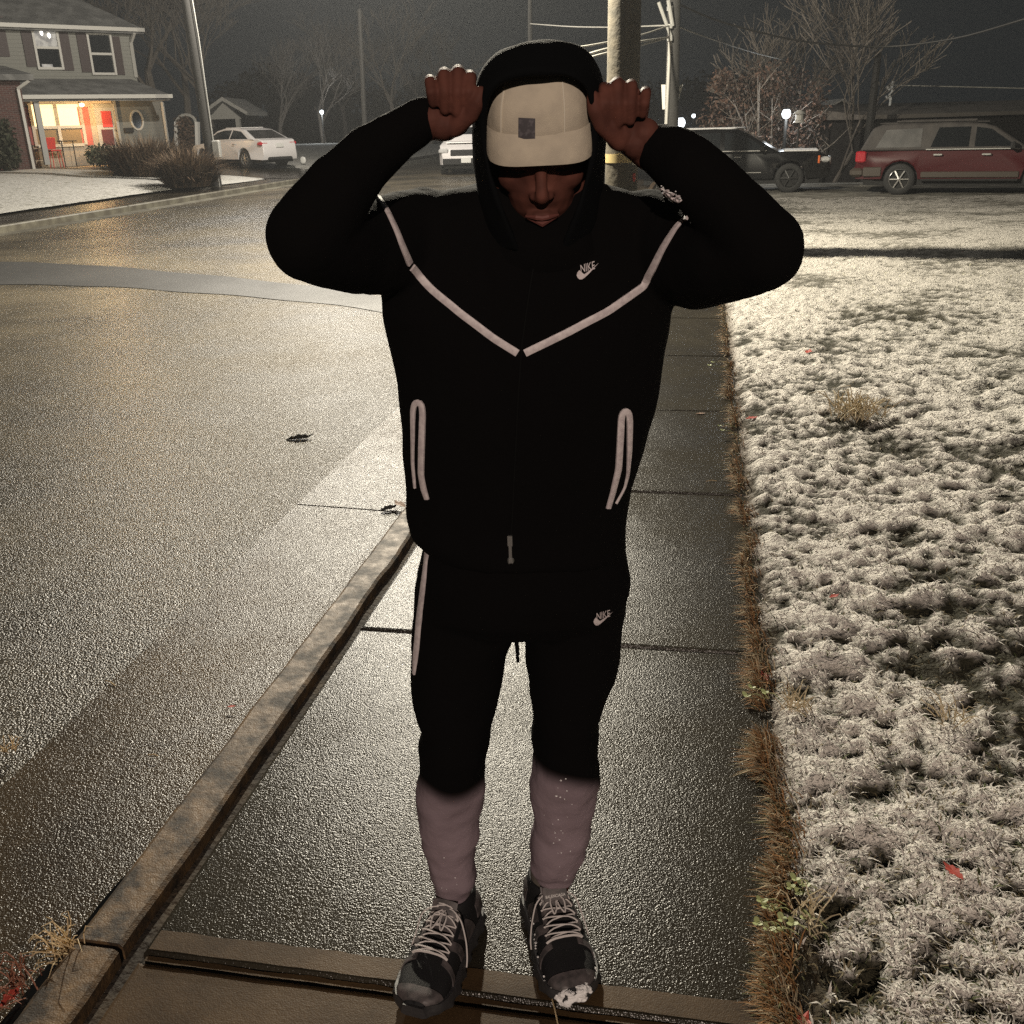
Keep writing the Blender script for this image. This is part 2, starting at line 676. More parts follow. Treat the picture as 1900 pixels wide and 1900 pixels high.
def lawn_h(x, y):
    a, b, c = clump(x, y)
    k = sstep((x - .20) / .16)
    far = 1.0 / (1 + (y / 14) ** 2)
    d = noise.noise(Vector((x * 42, y * 42, 4.4))) if y < 7 else 0.0
    return -.02 + k * (.054 + far * (.030 * a + .026 * b + .013 * d) + .03 * c) + .02 * sstep((x - 3) / 6) - .32 * sstep((y - 14) / 11)


lx, x = [], .20
while x < 30:
    lx.append(x)
    x += .011 + .012 * max(0, x - .2) ** 1.2
ly, y = [], .75
while y < 25.6:
    ly.append(y)
    y += .0045 * y + .003
lawn_mb = grid(lx, ly, lawn_h)
lawn_me = mesh_of("lawn", lawn_mb)


def snow_amount(x, y):
    a, b, c = clump(x, y)
    p = noise.noise(Vector((x * .9 + 4, y * .9, 7.1)))
    edge = math.exp(-((x - .55) / .32) ** 2) * .50 * sstep((y - 1.2) / 1.5)
    d = noise.noise(Vector((x * 42, y * 42, 4.4))) if y < 7 else 0.0
    s = .37 + .95 * p + .75 * a + .85 * b + .55 * d + edge - .20 * sstep((x - 1.0) / 1.0) * sstep((5 - y) / 3) - .2 * sstep((1.9 - y) / .8) + .18 * sstep((y - 4) / 5)
    return max(0.0, min(1.0, .5 + (s - .36) * 1.9))


def set_tint(me, cols):
    at_ = me.color_attributes.new("tint", 'FLOAT_COLOR', 'POINT')
    c = np.ones((len(me.vertices), 4), np.float32)
    c[:, :3] = cols
    at_.data.foreach_set('color', c.ravel())


SNOW, GRASS_DK = np.array((.76, .72, .66)), np.array((.035, .032, .018))
FROST = np.array((.38, .36, .27))
lc = []
for v in lawn_mb.v:
    s = snow_amount(v.x, v.y)
    f = sstep((v.y - 4) / 8)
    s2 = s * (1 - f) + (.24 + .34 * s) * f
    k = sstep((v.x - .24) / .10)
    s2 = max(0.0, s2 * 1.12 - .16)
    lc.append((GRASS_DK * (1 - s2) + SNOW * s2) * k + np.array((.05, .028, .012)) * (1 - k))
set_tint(lawn_me, np.array(lc))
M['lawn'] = attr_mat('snow_dusted_turf', .9)
nt = M['lawn'].node_tree
tc_ = nt.nodes.new("ShaderNodeTexCoord")
last = None
for sc_, di_ in ((28, .035), (80, .02)):
    nz_ = nt.nodes.new("ShaderNodeTexNoise")
    nz_.inputs["Scale"].default_value = sc_
    nz_.inputs["Detail"].default_value = 4
    nt.links.new(tc_.outputs["Object"], nz_.inputs["Vector"])
    bp_ = nt.nodes.new("ShaderNodeBump")
    bp_.inputs["Distance"].default_value = di_
    nt.links.new(nz_.outputs["Fac"], bp_.inputs["Height"])
    if last:
        nt.links.new(last.outputs["Normal"], bp_.inputs["Normal"])
    last = bp_
nt.links.new(last.outputs["Normal"], nt.nodes["Principled BSDF"].inputs["Normal"])
tag(put("lawn", lawn_me, M['lawn'], smooth=True), None, None, None, 'structure')

# yard with the parked cars behind the lawn
structure("parking_lot", grid([-4.0, 0, 3, 8, 14, 22, 34], [25.3, 27, 29, 31, 33.5], lambda x, y: -.29 - .04 * max(0, y - 30)),
          mat('gravel_yard', (.10, .092, .075), .85, bump=[(25, .7, .03)], var=((.28, .265, .225), 2.2, .42, .7)))


# grass: every blade a curved sliver, frosted where snow lies
def blades(base, length, width, azim, lean, tint, name, mats):
    n = len(base)
    d = np.stack([np.cos(azim), np.sin(azim), np.zeros(n)], 1)
    w = np.stack([-np.sin(azim), np.cos(azim), np.zeros(n)], 1) * (width / 2)[:, None]
    up = np.array((0, 0, 1.0))
    hz, vt = np.sin(lean)[:, None], np.cos(lean)[:, None]
    L_ = length[:, None]
    m = base + d * L_ * .42 * hz + up * L_ * .55 * (vt * .9 + .1)
    t = base + d * L_ * hz + up * L_ * (.80 * vt - .10 * hz)
    V = np.stack([base - w, base + w, m - w * .8, m + w * .8, t], 1).reshape(-1, 3)
    me = bpy.data.meshes.new(name)
    me.vertices.add(n * 5)
    me.vertices.foreach_set('co', V.astype(np.float32).ravel())
    o = np.arange(n)[:, None] * 5
    loops = (o + np.array([0, 1, 3, 2, 2, 3, 4])).ravel()
    me.loops.add(n * 7)
    me.loops.foreach_set('vertex_index', loops.astype(np.int32))
    me.polygons.add(n * 2)
    st = (np.arange(n)[:, None] * 7 + np.array([0, 4])).ravel()
    me.polygons.foreach_set('loop_start', st.astype(np.int32))
    me.update(calc_edges=True)
    me.validate()
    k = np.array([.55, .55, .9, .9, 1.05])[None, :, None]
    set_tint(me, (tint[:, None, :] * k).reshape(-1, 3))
    return put(name, me, mats)


M['blade'] = attr_mat('frosted_grass', .8)
NB = 130000
yy = 1.0 / (1 / .95 - RNG.random(NB) * (1 / .95 - 1 / 13.0))
xm = .25 + yy * .78
xx = .24 + RNG.random(NB) ** .9 * (xm - .1)
base, ln, wd, az_, le, ti = [], [], [], [], [], []
for x, y in zip(xx, yy):
    s = snow_amount(x, y)
    h = lawn_h(x, y)
    k = 1 + .10 * max(0, y - 2)
    if s < .42 and RNG.random() < .75:
        continue
    u = RNG.random()
    if u < s * .85:
        c = SNOW * RNG.uniform(.75, 1.1) * (1 - sstep((y - 4) / 6) * np.array((.30, .29, .42)))
    elif u < .93:
        c = np.array((.13, .105, .06)) * RNG.uniform(.4, 1.7) + FROST * .25 * s
    else:
        c = np.array((.07, .085, .03)) * RNG.uniform(.6, 1.5)
    base.append((x, y, h - .006))
    ln.append(RNG.uniform(.014, .040) * (k ** .5))
    wd.append(RNG.uniform(.0025, .0062) * k)
    az_.append(RNG.uniform(0, 2 * math.pi))
    le.append(RNG.uniform(.75, 1.5))
    ti.append(c)
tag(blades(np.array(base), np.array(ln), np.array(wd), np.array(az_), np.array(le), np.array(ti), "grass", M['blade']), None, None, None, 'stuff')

# dead fringe that hangs over the pavement edge
NF = 17000
yy = 1.0 / (1 / 1.1 - RNG.random(NF) * (1 / 1.1 - 1 / 12.0))
base, ln, wd, az_, le, ti = [], [], [], [], [], []
for y in yy:
    e = .245 + .035 * noise.noise(Vector((y * 2.2, 8, 0))) + .02 * noise.noise(Vector((y * 9, 2, 0)))
    tuft = noise.noise(Vector((y * 5, 1, 3)))
    if RNG.random() > .45 + 1.3 * tuft:
        continue
    x = e - .015 + abs(RNG.normal(0, .024))
    k = 1 + .08 * max(0, y - 2)
    base.append((x, y, max(.0, lawn_h(x, y)) - .004))
    ln.append(RNG.uniform(.03, .085) * (1 + .5 * tuft) * k ** .4)
    wd.append(RNG.uniform(.0018, .0042) * k)
    az_.append(math.pi + RNG.normal(0, .75))
    le.append(RNG.uniform(.35, 1.5))
    v = RNG.uniform(.45, 1.35)
    ti.append(np.array((.30, .155, .06) if RNG.random() < .55 else ((.42, .34, .22) if RNG.random() < .7 else (.10, .10, .04))) * v)
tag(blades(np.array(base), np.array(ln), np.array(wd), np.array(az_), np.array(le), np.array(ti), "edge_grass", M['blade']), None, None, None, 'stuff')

# ------------------------------------------------------------------ the person
PN = Vector((-.217, .976, 0)).normalized()      # away from the photographer
SIDE = Vector((PN.y, -PN.x, 0))                 # to the right as seen by the photographer
FRONT = -PN
UP = Vector((0, 0, 1))
PD = 1.66


def pp(x, y, d=0.0):
    """point of the figure seen at photo pixel x, y; d metres in front of the plane through the ankles"""
    r = ray(x, y)
    return EYE + r * ((PD - d) / r.dot(PN))


def ell_ring(y, xl, xr, d, ry, n=28, e=.85, yr=None):
    a, b = pp(xl, y, d), pp(xr, y if yr is None else yr, d)
    c, u = (a + b) / 2, (b - a) / 2
    out = []
    for k in range(n):
        t = 2 * math.pi * k / n
        cs, sn = math.cos(t), math.sin(t)
        out.append(c + u * math.copysign(abs(cs) ** e, cs) + FRONT * (ry * math.copysign(abs(sn) ** e, sn)))
    return out


def lerp_rows(rows, step=18):
    out = []
    for a, b in zip(rows, rows[1:]):
        n = max(1, int(abs(b[0] - a[0]) / step))
        for i in range(n):
            t = i / n
            out.append([p + (q - p) * t for p, q in zip(a, b)])
    out.append(list(rows[-1]))
    return out


M['skin'] = mat('skin', (.128, .048, .035), .66, bump=[(350, .35, .0008)], var=((.075, .029, .022), 26, .35, .65), spec=.10)
M['brow'] = mat('brow_hair', (.010, .007, .006), .8)
M['lip'] = mat('lips', (.14, .05, .042), .6, spec=.2)

# head frame: tipped down and a little to one side
HO = pp(1000, 256, .10)
tl = R(25)
hf = (FRONT * math.cos(tl) - UP * math.sin(tl)).normalized()
hr = (SIDE + UP * .02 + FRONT * .05).normalized()
hf = (hf - hr * hf.dot(hr)).normalized()
hu = hr.cross(hf) * -1
if hu.z < 0:
    hu = -hu


def hd(r, u, f):
    return HO + hr * r + hu * u + hf * f


body = MB()
body.ball(hd(0, .034, -.012), (.072, .096, .080), hr, hf, hu, 24)
body.ball(hd(0, -.045, .040), (.054, .056, .056), hr, hf, hu, 20)
body.ball(hd(0, -.01, .02), (.064, .072, .10), hr, hf, hu, 20)
body.ball(hd(0, -.062, .042), (.050, .050, .048), hr, hf, hu, 18)
body.ball(hd(0, -.098, .066), (.024, .022, .020), hr, hf, hu, 14)              # chin
for s in (-1, 1):
    body.capsule([hd(.057 * s, -.05, .0), hd(.040 * s, -.088, .045), hd(.014 * s, -.102, .068)], [.020, .018, .016], 10)   # jaw
    body.ball(hd(.036 * s, -.026, .056), (.028, .026, .028), hr, hf, hu, 14)      # cheekbone
    body.capsule([hd(.012 * s, .026, .094), hd(.034 * s, .027, .087), hd(.052 * s, .018, .070)], [.009, .010, .009], 8)   # brow ridge
    body.ball(hd(.031 * s, .003, .077), (.0165, .0125, .0075), hr, hf, hu, 12)     # lowered eyelid
    body.ball(hd(.0115 * s, -.0395, .097), (.0078, .010, .0068), hr, hf, hu, 10)    # nostril wing
    body.ball(hd(.075 * s, -.005, -.008), (.010, .022, .032), hr, hf, hu, 10)     # ear
body.capsule([hd(0, .020, .083), hd(0, -.008, .094), hd(0, -.034, .109)], [.0080, .0085, .0098], 10)
body.ball(hd(0, -.038, .104), (.012, .013, .010), hr, hf, hu, 10)
body.capsule([hd(-.021, -.0735, .090), hd(-.008, -.070, .0985), hd(.008, -.070, .0985), hd(.021, -.0735, .090)], [.0045, .0062, .0062, .0045], 8)
body.capsule([hd(-.019, -.078, .089), hd(0, -.0815, .0965), hd(.019, -.078, .089)], [.005, .0078, .005], 8)
# neck and trunk inside the clothes
nk0, nk1 = pp(1000, 360, .03), hd(0, -.02, -.01)
body.capsule([nk0 - UP * .06, nk1], [.058, .055], 14)
tor = [ell_ring(y, a, b, d, r, 20) for y, a, b, d, r in ((410, 800, 1190, .02, .075), (520, 790, 1180, .02, .09), (700, 800, 1165, .02, .085), (900, 815, 1130, .02, .085), (1080, 810, 1130, .01, .085), (1150, 850, 1090, .0, .07))]
body.loft(tor)
for leg in (((880, 1060, 0), (862, 1240, .02), (842, 1420, .05), (840, 1560, .02), (842, 1690, .0)), ((1062, 1060, 0), (1056, 1240, .02), (1048, 1420, .05), (1040, 1540, .02), (1032, 1680, .0))):
    body.capsule([pp(*p) for p in leg], [.068, .060, .043, .034, .022], 12)
EL, ER = pp(567, 440, .235), pp(1410, 463, .235)
for path in ((pp(800, 435, .02), pp(690, 459, .12), EL, pp(622, 362, .23), pp(684, 292, .205), pp(745, 248, .18), pp(803, 224, .155)), (pp(1190, 440, .02), pp(1290, 470, .12), ER, pp(1345, 375, .23), pp(1279, 312, .205), pp(1245, 288, .18), pp(1208, 281, .155))):
    body.capsule(path, [.05, .046, .038, .036, .032, .026, .024], 12)


def fist(mirror, fx, tipy, pipy, basey, wrist, heel, thumb, dd):
    r = .0090
    for i, x in enumerate(fx):
        yo = (2, -7, -3, 9)[i]
        rr = r * (1.0, 1.04, 1.0, .88)[i]
        w = (x - sum(fx) / 4) * .25
        body.capsule([pp(x - w, basey, dd - .022), pp(x, pipy + yo + 10, dd + .002), pp(x, pipy + yo + 14, dd + .020), pp(x - w * .3, (pipy + tipy) / 2 + 6, dd + .034), pp(x - w * .6, tipy - yo, dd + .026)],
                     [rr * 1.12, rr * 1.05, rr, rr * .97, rr * .86], 12)
        body.capsule([pp(wrist[0] * .6 + x * .4, wrist[1] * .6 + basey * .4, dd - .012), pp(x - w, basey, dd - .018)], [.0155, .0135], 12)
    for hx, hy, hr_ in heel:
        body.ball(pp(hx, hy, dd + .004), (hr_, hr_, hr_), n=14)
    body.capsule([pp(*wrist, dd - .008), pp(sum(h[0] for h in heel) / len(heel), sum(h[1] for h in heel) / len(heel), dd - .004)], [.0255, .026], 14)
    body.capsule([pp(x, y, dd + d) for x, y, d in thumb], [.0145, .0118, .0112, .0095], 12)


# his left hand (right in the picture) and his right hand: palms forward, fingers curled over the hood edge
fist(1, (1121, 1145, 1171, 1198), 220, 152, 238, (1203, 282), ((1150, 252, .021), (1196, 250, .023), (1180, 268, .021)), ((1150, 262, .012), (1116, 232, .026), (1104, 204, .034), (1100, 180, .034)), .165)
fist(-1, (873, 850, 824, 798), 200, 130, 214, (812, 226), ((846, 226, .020), (804, 222, .022), (822, 232, .021)), ((842, 236, .012), (874, 212, .026), (887, 190, .034), (893, 172, .034)), .165)
me = remesh(body, .0024, 2, .5)
bm = bmesh.new()
bm.from_mesh(me)
fv = [v for v in bm.verts if (v.co - HO).length < .15 and (v.co - HO).dot(hf) > .015]
for _ in range(5):
    bmesh.ops.smooth_vert(bm, verts=fv, factor=.5, use_axis_x=True, use_axis_y=True, use_axis_z=True)
bm.to_mesh(me)
bm.free()
person = put("person", me, M['skin'], smooth=True)
tag(person, "man in black hooded tracksuit and beige cap pulling his hood with both raised fists", "person")
for s in (-1, 1):
    b = MB()
    b.tube([hd(.014 * s, .0235, .1040), hd(.034 * s, .026, .0975), hd(.053 * s, .0155, .0785)], [.0035, .0042, .002], 6)
    obj("eyebrow", b, M['brow'], person, True)
    b = MB()
    b.tube([hd(.031 * s + .0145 * math.cos(a_), -.0035 - .0045 * math.sin(a_), .0835 + .003 * math.sin(a_)) for a_ in np.linspace(0, math.pi, 9)], [.0006, .001, .0012, .0014, .0014, .0014, .0012, .001, .0006], 6)
    obj("eyelashes", b, M['brow'], person, True)
b = MB()
b.tube([hd(-.0235, -.0745, .0905), hd(-.008, -.0705, .1025), hd(0, -.0715, .1035), hd(.008, -.0705, .1025), hd(.0235, -.0745, .0905)], [.002, .0043, .0042, .0043, .002], 8)
b.tube([hd(-.0215, -.0772, .0905), hd(0, -.0815, .1015), hd(.0215, -.0772, .0905)], [.002, .0056, .002], 8)
obj("lips", b, M['lip'], person, True)

# ---- jacket: trunk and sleeves as one garment
jk = MB()
rows = lerp_rows([(338, 905, 1110, .03, .075), (352, 835, 1165, .03, .088), (385, 752, 1226, .03, .10), (430, 715, 1262, .03, .112), (500, 704, 1258, .035, .122), (580, 711, 1243, .04, .128), (700, 737, 1226, .045, .125),
                  (765, 744, 1211, .045, .122), (850, 751, 1187, .04, .12), (900, 756, 1174, .035, .118), (950, 757, 1163, .03, .118), (985, 764, 1160, .03, .122), (1006, 784, 1160, .03, .122), (1014, 800, 1152, .03, .118)])
jk.loft([ell_ring(r[0], r[1], r[2], r[3], r[4], 36, .82) for r in rows])


def sleeve(path):
    pts, rad = [], []
    raw = [(pp(x, y, d), r * (PD - d) / F * ray(x, y).dot(fwd) / ray(x, y).dot(PN)) for x, y, d, r in path]
    for i in range(len(raw) - 1):
        for k in range(5):
            t = k / 5
            pts.append(raw[i][0].lerp(raw[i + 1][0], t))
            rad.append(raw[i][1] * (1 - t) + raw[i + 1][1] * t)
    pts.append(raw[-1][0])
    rad.append(raw[-1][1])
    for p, r in list(zip(pts, rad))[1:]:
        jk.ball(p, (r, r, r), n=18)
    jk.capsule([p for p in pts], rad, 18)


sleeve([(790, 445, .02, 92), (690, 459, .12, 88), (625, 452, .19, 84), (570, 440, .235, 80)])
sleeve([(570, 440, .235, 80), (600, 392, .235, 72), (628, 352, .23, 66), (684, 292, .205, 56), (740, 250, .18, 46), (790, 219, .16, 41)])
sleeve([(1200, 455, .02, 105), (1290, 470, .12, 98), (1350, 470, .19, 90), (1410, 463, .235, 82)])
sleeve([(1410, 463, .235, 82), (1380, 418, .235, 74), (1345, 375, .23, 66), (1279, 312, .205, 61), (1245, 288, .18, 52), (1222, 275, .165, 43)])
jme = remesh(jk, .0065, 4, .5)
wrinkle(jme, .0045, 9, (1, 1, .7), 3.0)
wrinkle(jme, .0016, 26, (1, 1, .6), 9.0)
jacket = put("jacket", jme, M['black_fab'], person, True)
jbvh = BVHTree.FromObject(jacket, bpy.context.evaluated_depsgraph_get())


def on_surf(bvh, x, y, lift=.0015):
    """first surface met by the sight line through pixel x, y"""
    r = ray(x, y).normalized()
    h = bvh.ray_cast(EYE, r)
    if h[0] is None:
        return None, None
    n = h[1] if h[1].dot(r) < 0 else -h[1]
    return h[0] + n * lift, n


def ribbon(bvh, path, width, lift=.002, step=6, th=.0016, mb=None):
    """flat tape laid along a pixel path on a garment; width in metres, may be a list"""
    mb = mb or MB()
    pts = []
    ws = width if hasattr(width, '__len__') else [width] * len(path)
    for i, (a, b) in enumerate(zip(path, path[1:])):
        n = max(1, int(math.hypot(b[0] - a[0], b[1] - a[1]) / step))
        for k in range(n):
            t = k / n
            pts.append((a[0] + (b[0] - a[0]) * t, a[1] + (b[1] - a[1]) * t, ws[i] + (ws[i + 1] - ws[i]) * t))
    pts.append((*path[-1], ws[-1]))
    for _ in range(3):
        pts = [pts[0]] + [tuple((pts[i - 1][j] + 2 * pts[i][j] + pts[i + 1][j]) / 4 for j in range(3)) for i in range(1, len(pts) - 1)] + [pts[-1]]
    P = [(on_surf(bvh, x, y, lift), w) for x, y, w in pts]
    P = [(p[0], p[1], w) for p, w in P if p[0] is not None]
    if len(P) < 2:
        return mb
    rings = []
    for i, (p, n, w) in enumerate(P):
        t = P[min(i + 1, len(P) - 1)][0] - P[max(i - 1, 0)][0]
        nn = sum((P[j][1] for j in range(max(0, i - 2), min(len(P), i + 3))), Vector()).normalized()
        s = t.cross(nn).normalized() * (w / 2)
        rings.append([p - s - nn * .003, p - s + nn * th * .6, p - s * .8 + nn * th, p + s * .8 + nn * th, p + s + nn * th * .6, p + s - nn * .003])
    return mb.loft(rings)


def text_mb(body_, size, shear=0.0):
    cu = bpy.data.curves.new("t", 'FONT')
    cu.body = body_
    cu.size = size
    cu.shear = shear
    cu.align_x = 'CENTER'
    o = bpy.data.objects.new("t", cu)
    COL.objects.link(o)
    dg = bpy.context.evaluated_depsgraph_get()
    dg.update()
    m = bpy.data.meshes.new_from_object(o.evaluated_get(dg))
    vs, fs = [v.co.copy() for v in m.vertices], [tuple(p.vertices) for p in m.polygons]
    bpy.data.objects.remove(o)
    bpy.data.curves.remove(cu)
    return vs, fs


def decal(bvh, vs, fs, px, py, sx, sy, ang, mb, lift=.0022):
    """lay flat lettering (units of pixels) onto a garment"""
    ca, sa = math.cos(ang), math.sin(ang)
    ps = []
    for v in vs:
        x, y = v.x * sx, v.y * sy
        q = on_surf(bvh, px + x * ca + y * sa, py - y * ca + x * sa, lift)
        ps.append(q[0] if q[0] is not None else pp(px, py, .15))
    mb.add(ps, fs)


SW = [(-1.0, -.10), (-.97, -.34), (-.86, -.50), (-.66, -.55), (-.42, -.47), (0, -.26), (.5, .05), (1.06, .40), (.52, .16), (0, -.06), (-.38, -.19), (-.58, -.21), (-.70, -.13), (-.74, .03), (-.66, .26), (-.86, .12)]


def swoosh(bvh, px, py, s, ang, mb):
    vs = [Vector((a * s, b * s, 0)) for a, b in SW]
    bm = bmesh.new()
    f = bm.faces.new([bm.verts.new(v) for v in vs])
    bmesh.ops.triangulate(bm, faces=[f])
    bm.verts.index_update()
    fs = [tuple(v.index for v in t.verts) for t in bm.faces]
    bm.free()
    decal(bvh, vs, fs, px, py, 1, 1, ang, mb)


tm = MB()
ribbon(jbvh, [(702, 366), (718, 392), (735, 428), (748, 462), (760, 489)], [.006, .009, .010, .0105, .0105], mb=tm)
obj("piping", tm, M['trim'], jacket, True)
tm = MB()
ribbon(jbvh, [(764, 496), (800, 536), (860, 585), (920, 630), (960, 655)], .0115, mb=tm)
obj("piping", tm, M['trim'], jacket, True)
tm = MB()
ribbon(jbvh, [(974, 655), (1050, 618), (1130, 576), (1195, 530), (1215, 492), (1232, 458), (1256, 420), (1276, 402)], [.0115, .0115, .0115, .0115, .0115, .011, .009, .005], mb=tm)
obj("piping", tm, M['trim'], jacket, True)
for path, ws in (([(771, 905), (767, 860), (767, 800), (767, 762), (771, 746), (777, 743), (783, 748), (785, 768), (783, 830), (782, 880), (787, 908), (793, 926)], [.004, .006, .009, .0105, .0115, .0115, .0115, .0115, .0125, .0135, .013, .010]),
                 ([(1128, 943), (1136, 915), (1147, 870), (1151, 800), (1152, 775), (1156, 762), (1161, 759), (1166, 764), (1168, 785), (1167, 840), (1164, 880), (1158, 905), (1142, 934)], [.010, .0125, .013, .0125, .012, .0115, .0115, .0115, .0115, .010, .006, .003, .003])):
    tm = MB()
    ribbon(jbvh, path, [w * .92 for w in ws], mb=tm, step=4)
    obj("pocket_binding", tm, M['trim'], jacket, True)
lg = MB()
vs, fs = text_mb("NIKE", 1.0, .35)
wv = max(v.x for v in vs) - min(v.x for v in vs)
decal(jbvh, vs, fs, 1090, 503, 30 / wv, 21, R(-16), lg)
swoosh(jbvh, 1090, 503, 22, R(-16), lg)
obj("chest_logo", lg, M['trim'], jacket)
lg = MB()
vs2, fs2 = text_mb("NSW", 1.0, .1)
w2 = max(v.x for v in vs2) - min(v.x for v in vs2)
zp = MB()
zrow = [(966, y) for y in range(440, 1006, 12)]
ribbon(jbvh, [(1000, 445), (985, 520), (968, 640), (958, 800), (952, 930), (948, 1004)], .003, th=.0012, mb=zp)
obj("zip", zp, mat('zip_tape', (.004, .004, .004), .8, spec=.05), jacket, True)
zs = MB()
z0 = on_surf(jbvh, 947, 1004, .006)[0]
zs.bar(z0 + UP * .012, z0 - UP * .006, .008, .005)
zs.bar(z0 - UP * .006, z0 - UP * .028, .005, .003)
zs.box(z0 - UP * .033, (.010, .004, .011), SIDE, FRONT, UP, ch=.002)
obj("zip_pull", zs, M['grey_metal'], jacket)
# frost and lamp-lit lint on the shoulder
M['snow'] = mat('snow', (.82, .81, .80), .8, bump=[(200, .8, .004)])
sn = MB()
for i in range(34):
    t = RNG.random()
    q = on_surf(jbvh, 1224 + 42 * t + RNG.normal(0, 4), 348 + 26 * t + RNG.normal(0, 6), .001)
    if q[0] is not None:
        r = RNG.uniform(.0004, .0011)
        sn.ball(q[0], (r * RNG.uniform(.8, 2.4), r, r), n=6)
tag(obj("snow_on_shoulder", sn, M['snow'], jacket, True), None, None, None, 'stuff')
mk = MB()
for cx, cy, rx_, ry_ in ((1229, 354, 4.5, 7), (1240, 358, 4, 7), (1250, 364, 4, 6.5), (1260, 368, 4.5, 6.5)):
    ribbon(jbvh, [(cx + rx_ * math.cos(t) + .3 * ry_ * math.sin(t), cy + ry_ * math.sin(t)) for t in np.linspace(.4, 5.6, 9)], .0022, mb=mk, step=3)
ribbon(jbvh, [(1236, 352), (1247, 366), (1258, 372)], .002, mb=mk, step=3)
obj("shoulder_mark", mk, M['trim'], jacket, True)

# ---- hood: open shell that the hands pull forward
front_rim = [(962, 465, .165), (938, 408, .195), (914, 345, .195), (902, 295, .19), (896, 245, .19), (897, 200, .21), (907, 160, .228), (945, 138, .240), (1000, 131, .245), (1056, 136, .240), (1092, 157, .228), (1101, 200, .21), (1103, 250, .19), (1098, 300, .19), (1085, 350, .195), (1066, 408, .195), (1042, 465, .165)]
out_rim = [(915, 462, .11), (896, 405, .12), (886, 345, .10), (882, 295, .09), (878, 240, .09), (880, 185, .12), (893, 128, .14), (930, 86, .155), (1003, 70, .16), (1072, 76, .155), (1106, 108, .14), (1121, 170, .12), (1123, 240, .09), (1121, 295, .09), (1118, 345, .10), (1110, 405, .12), (1092, 462, .11)]
mid_rim = [tuple((a * .45 + b * .55) if k < 2 else (a * .35 + b * .65) + .012 for k, (a, b) in enumerate(zip(p, q))) for p, q in zip(front_rim, out_rim)]
mid_rim = [(x + (-5 if x < 1000 else 5) * (1 if y > 150 else .3), y - (6 if y < 200 else 0), d) for x, y, d in mid_rim]
bc = (1003, 270)
back1 = [(bc[0] + (x - bc[0]) * .97, bc[1] + (y - bc[1]) * .95, d - .10) for x, y, d in out_rim]
back2 = [(bc[0] + (x - bc[0]) * .78, bc[1] + (y - bc[1]) * .78, d - .17) for x, y, d in out_rim]
back3 = [(bc[0] + (x - bc[0]) * .35, bc[1] + (y - bc[1]) * .5, d - .20) for x, y, d in out_rim]
inner = [(bc[0] + (x - bc[0]) * .985, y + (3 if y < 200 else 0), d - .014) for x, y, d in front_rim]
inner2 = [(bc[0] + (x - bc[0]) * 1.0, y + (2 if y < 200 else 0), d - .04) for x, y, d in front_rim]
rims = [inner2, inner, front_rim, mid_rim, out_rim, back1, back2, back3]
hm = MB()
nr = len(front_rim)
for r_ in rims:
    hm.v += [pp(*p) for p in r_]
for i in range(len(rims) - 1):
    for j in range(nr - 1):
        hm.f.append((i * nr + j, i * nr + j + 1, (i + 1) * nr + j + 1, (i + 1) * nr + j))
hm.m = [0] * len(hm.f)
hme = mesh_of("hood", hm)
to = bpy.data.objects.new("tmp", hme)
COL.objects.link(to)
ss = to.modifiers.new("s", 'SUBSURF')
ss.levels = ss.render_levels = 3
so = to.modifiers.new("t", 'SOLIDIFY')
so.thickness = .006
so.offset = 0
dg = bpy.context.evaluated_depsgraph_get()
dg.update()
hme2 = bpy.data.meshes.new_from_object(to.evaluated_get(dg))
bpy.data.objects.remove(to)
wrinkle(hme2, .0035, 14, (1, 1, 1), 5.0)
hood = put("hood", hme2, M['hood_fab'], jacket, True)

# collar zipped to the chin
cl = MB()
cl.loft([ell_ring(y, a, b, d, r, 28, .9) for y, a, b, d, r in ((400, 895, 1112, .045, .098), (425, 890, 1120, .05, .115), (450, 880, 1130, .05, .12), (490, 860, 1150, .04, .115))], cap=False)
cme = mesh_of("collar", cl)
wrinkle(cme, .004, 14, (1, 1, 1), 2.0)
put("collar", cme, M['black_fab'], jacket, True)

# ---- cap
cp = MB()
rings = []
for i in range(15):
    t = i / 14
    u = -.005 + .086 * math.sin(t * math.pi / 2 * .97) ** 1.0
    k = math.cos(t * math.pi / 2 * .97) ** .48 if t < 1 else .12
    ring = []
    for j in range(40):
        a = 2 * math.pi * j / 40
        e = .72
        cs, sn_ = math.cos(a), math.sin(a)
        x = .0800 * math.copysign(abs(cs) ** e, cs) * k
        f = math.copysign(abs(sn_) ** e, sn_) * (.102 if sn_ > 0 else .098) * k - .004
        ring.append(hd(x, u + .042 - .012 * (1 if sn_ < 0 else 0), f))
    rings.append(ring)
cp.loft(rings)
cme = mesh_of("cap", cp)
wrinkle(cme, .0022, 22, (1, 1, 1), 1.0)
cap = put("cap", cme, M['beige'], person, True)
br = MB()
ra, rb = [], []
top, bot = [], []
for i in range(23):
    a = (i / 22 - .5) * 2
    x = .0775 * math.sin(a * 1.28) / math.sin(1.28)
    f0 = .0965 - .050 * abs(a) ** 3.2
    f1 = .117 - .048 * abs(a) ** 3.4 - .004 * a * a
    u0, u1 = .050, .017 - .006 * abs(a) ** 2
    ra.append((x, u0, f0))
    rb.append((x, u1, f1))
rr = []
for i in range(23):
    p, q = Vector(ra[i]), Vector(rb[i])
    ring = []
    for k, (t, dz) in enumerate(((0, .003), (.5, .0045), (.93, .003), (1.0, 0), (.93, -.003), (.5, -.0015), (0, -.003))):
        c = p.lerp(q, t)
        ring.append(hd(c.x, c.y + dz, c.z))
    rr.append(ring)
br.loft(rr)
obj("brim", br, M['beige'], cap, True, sharp=60)
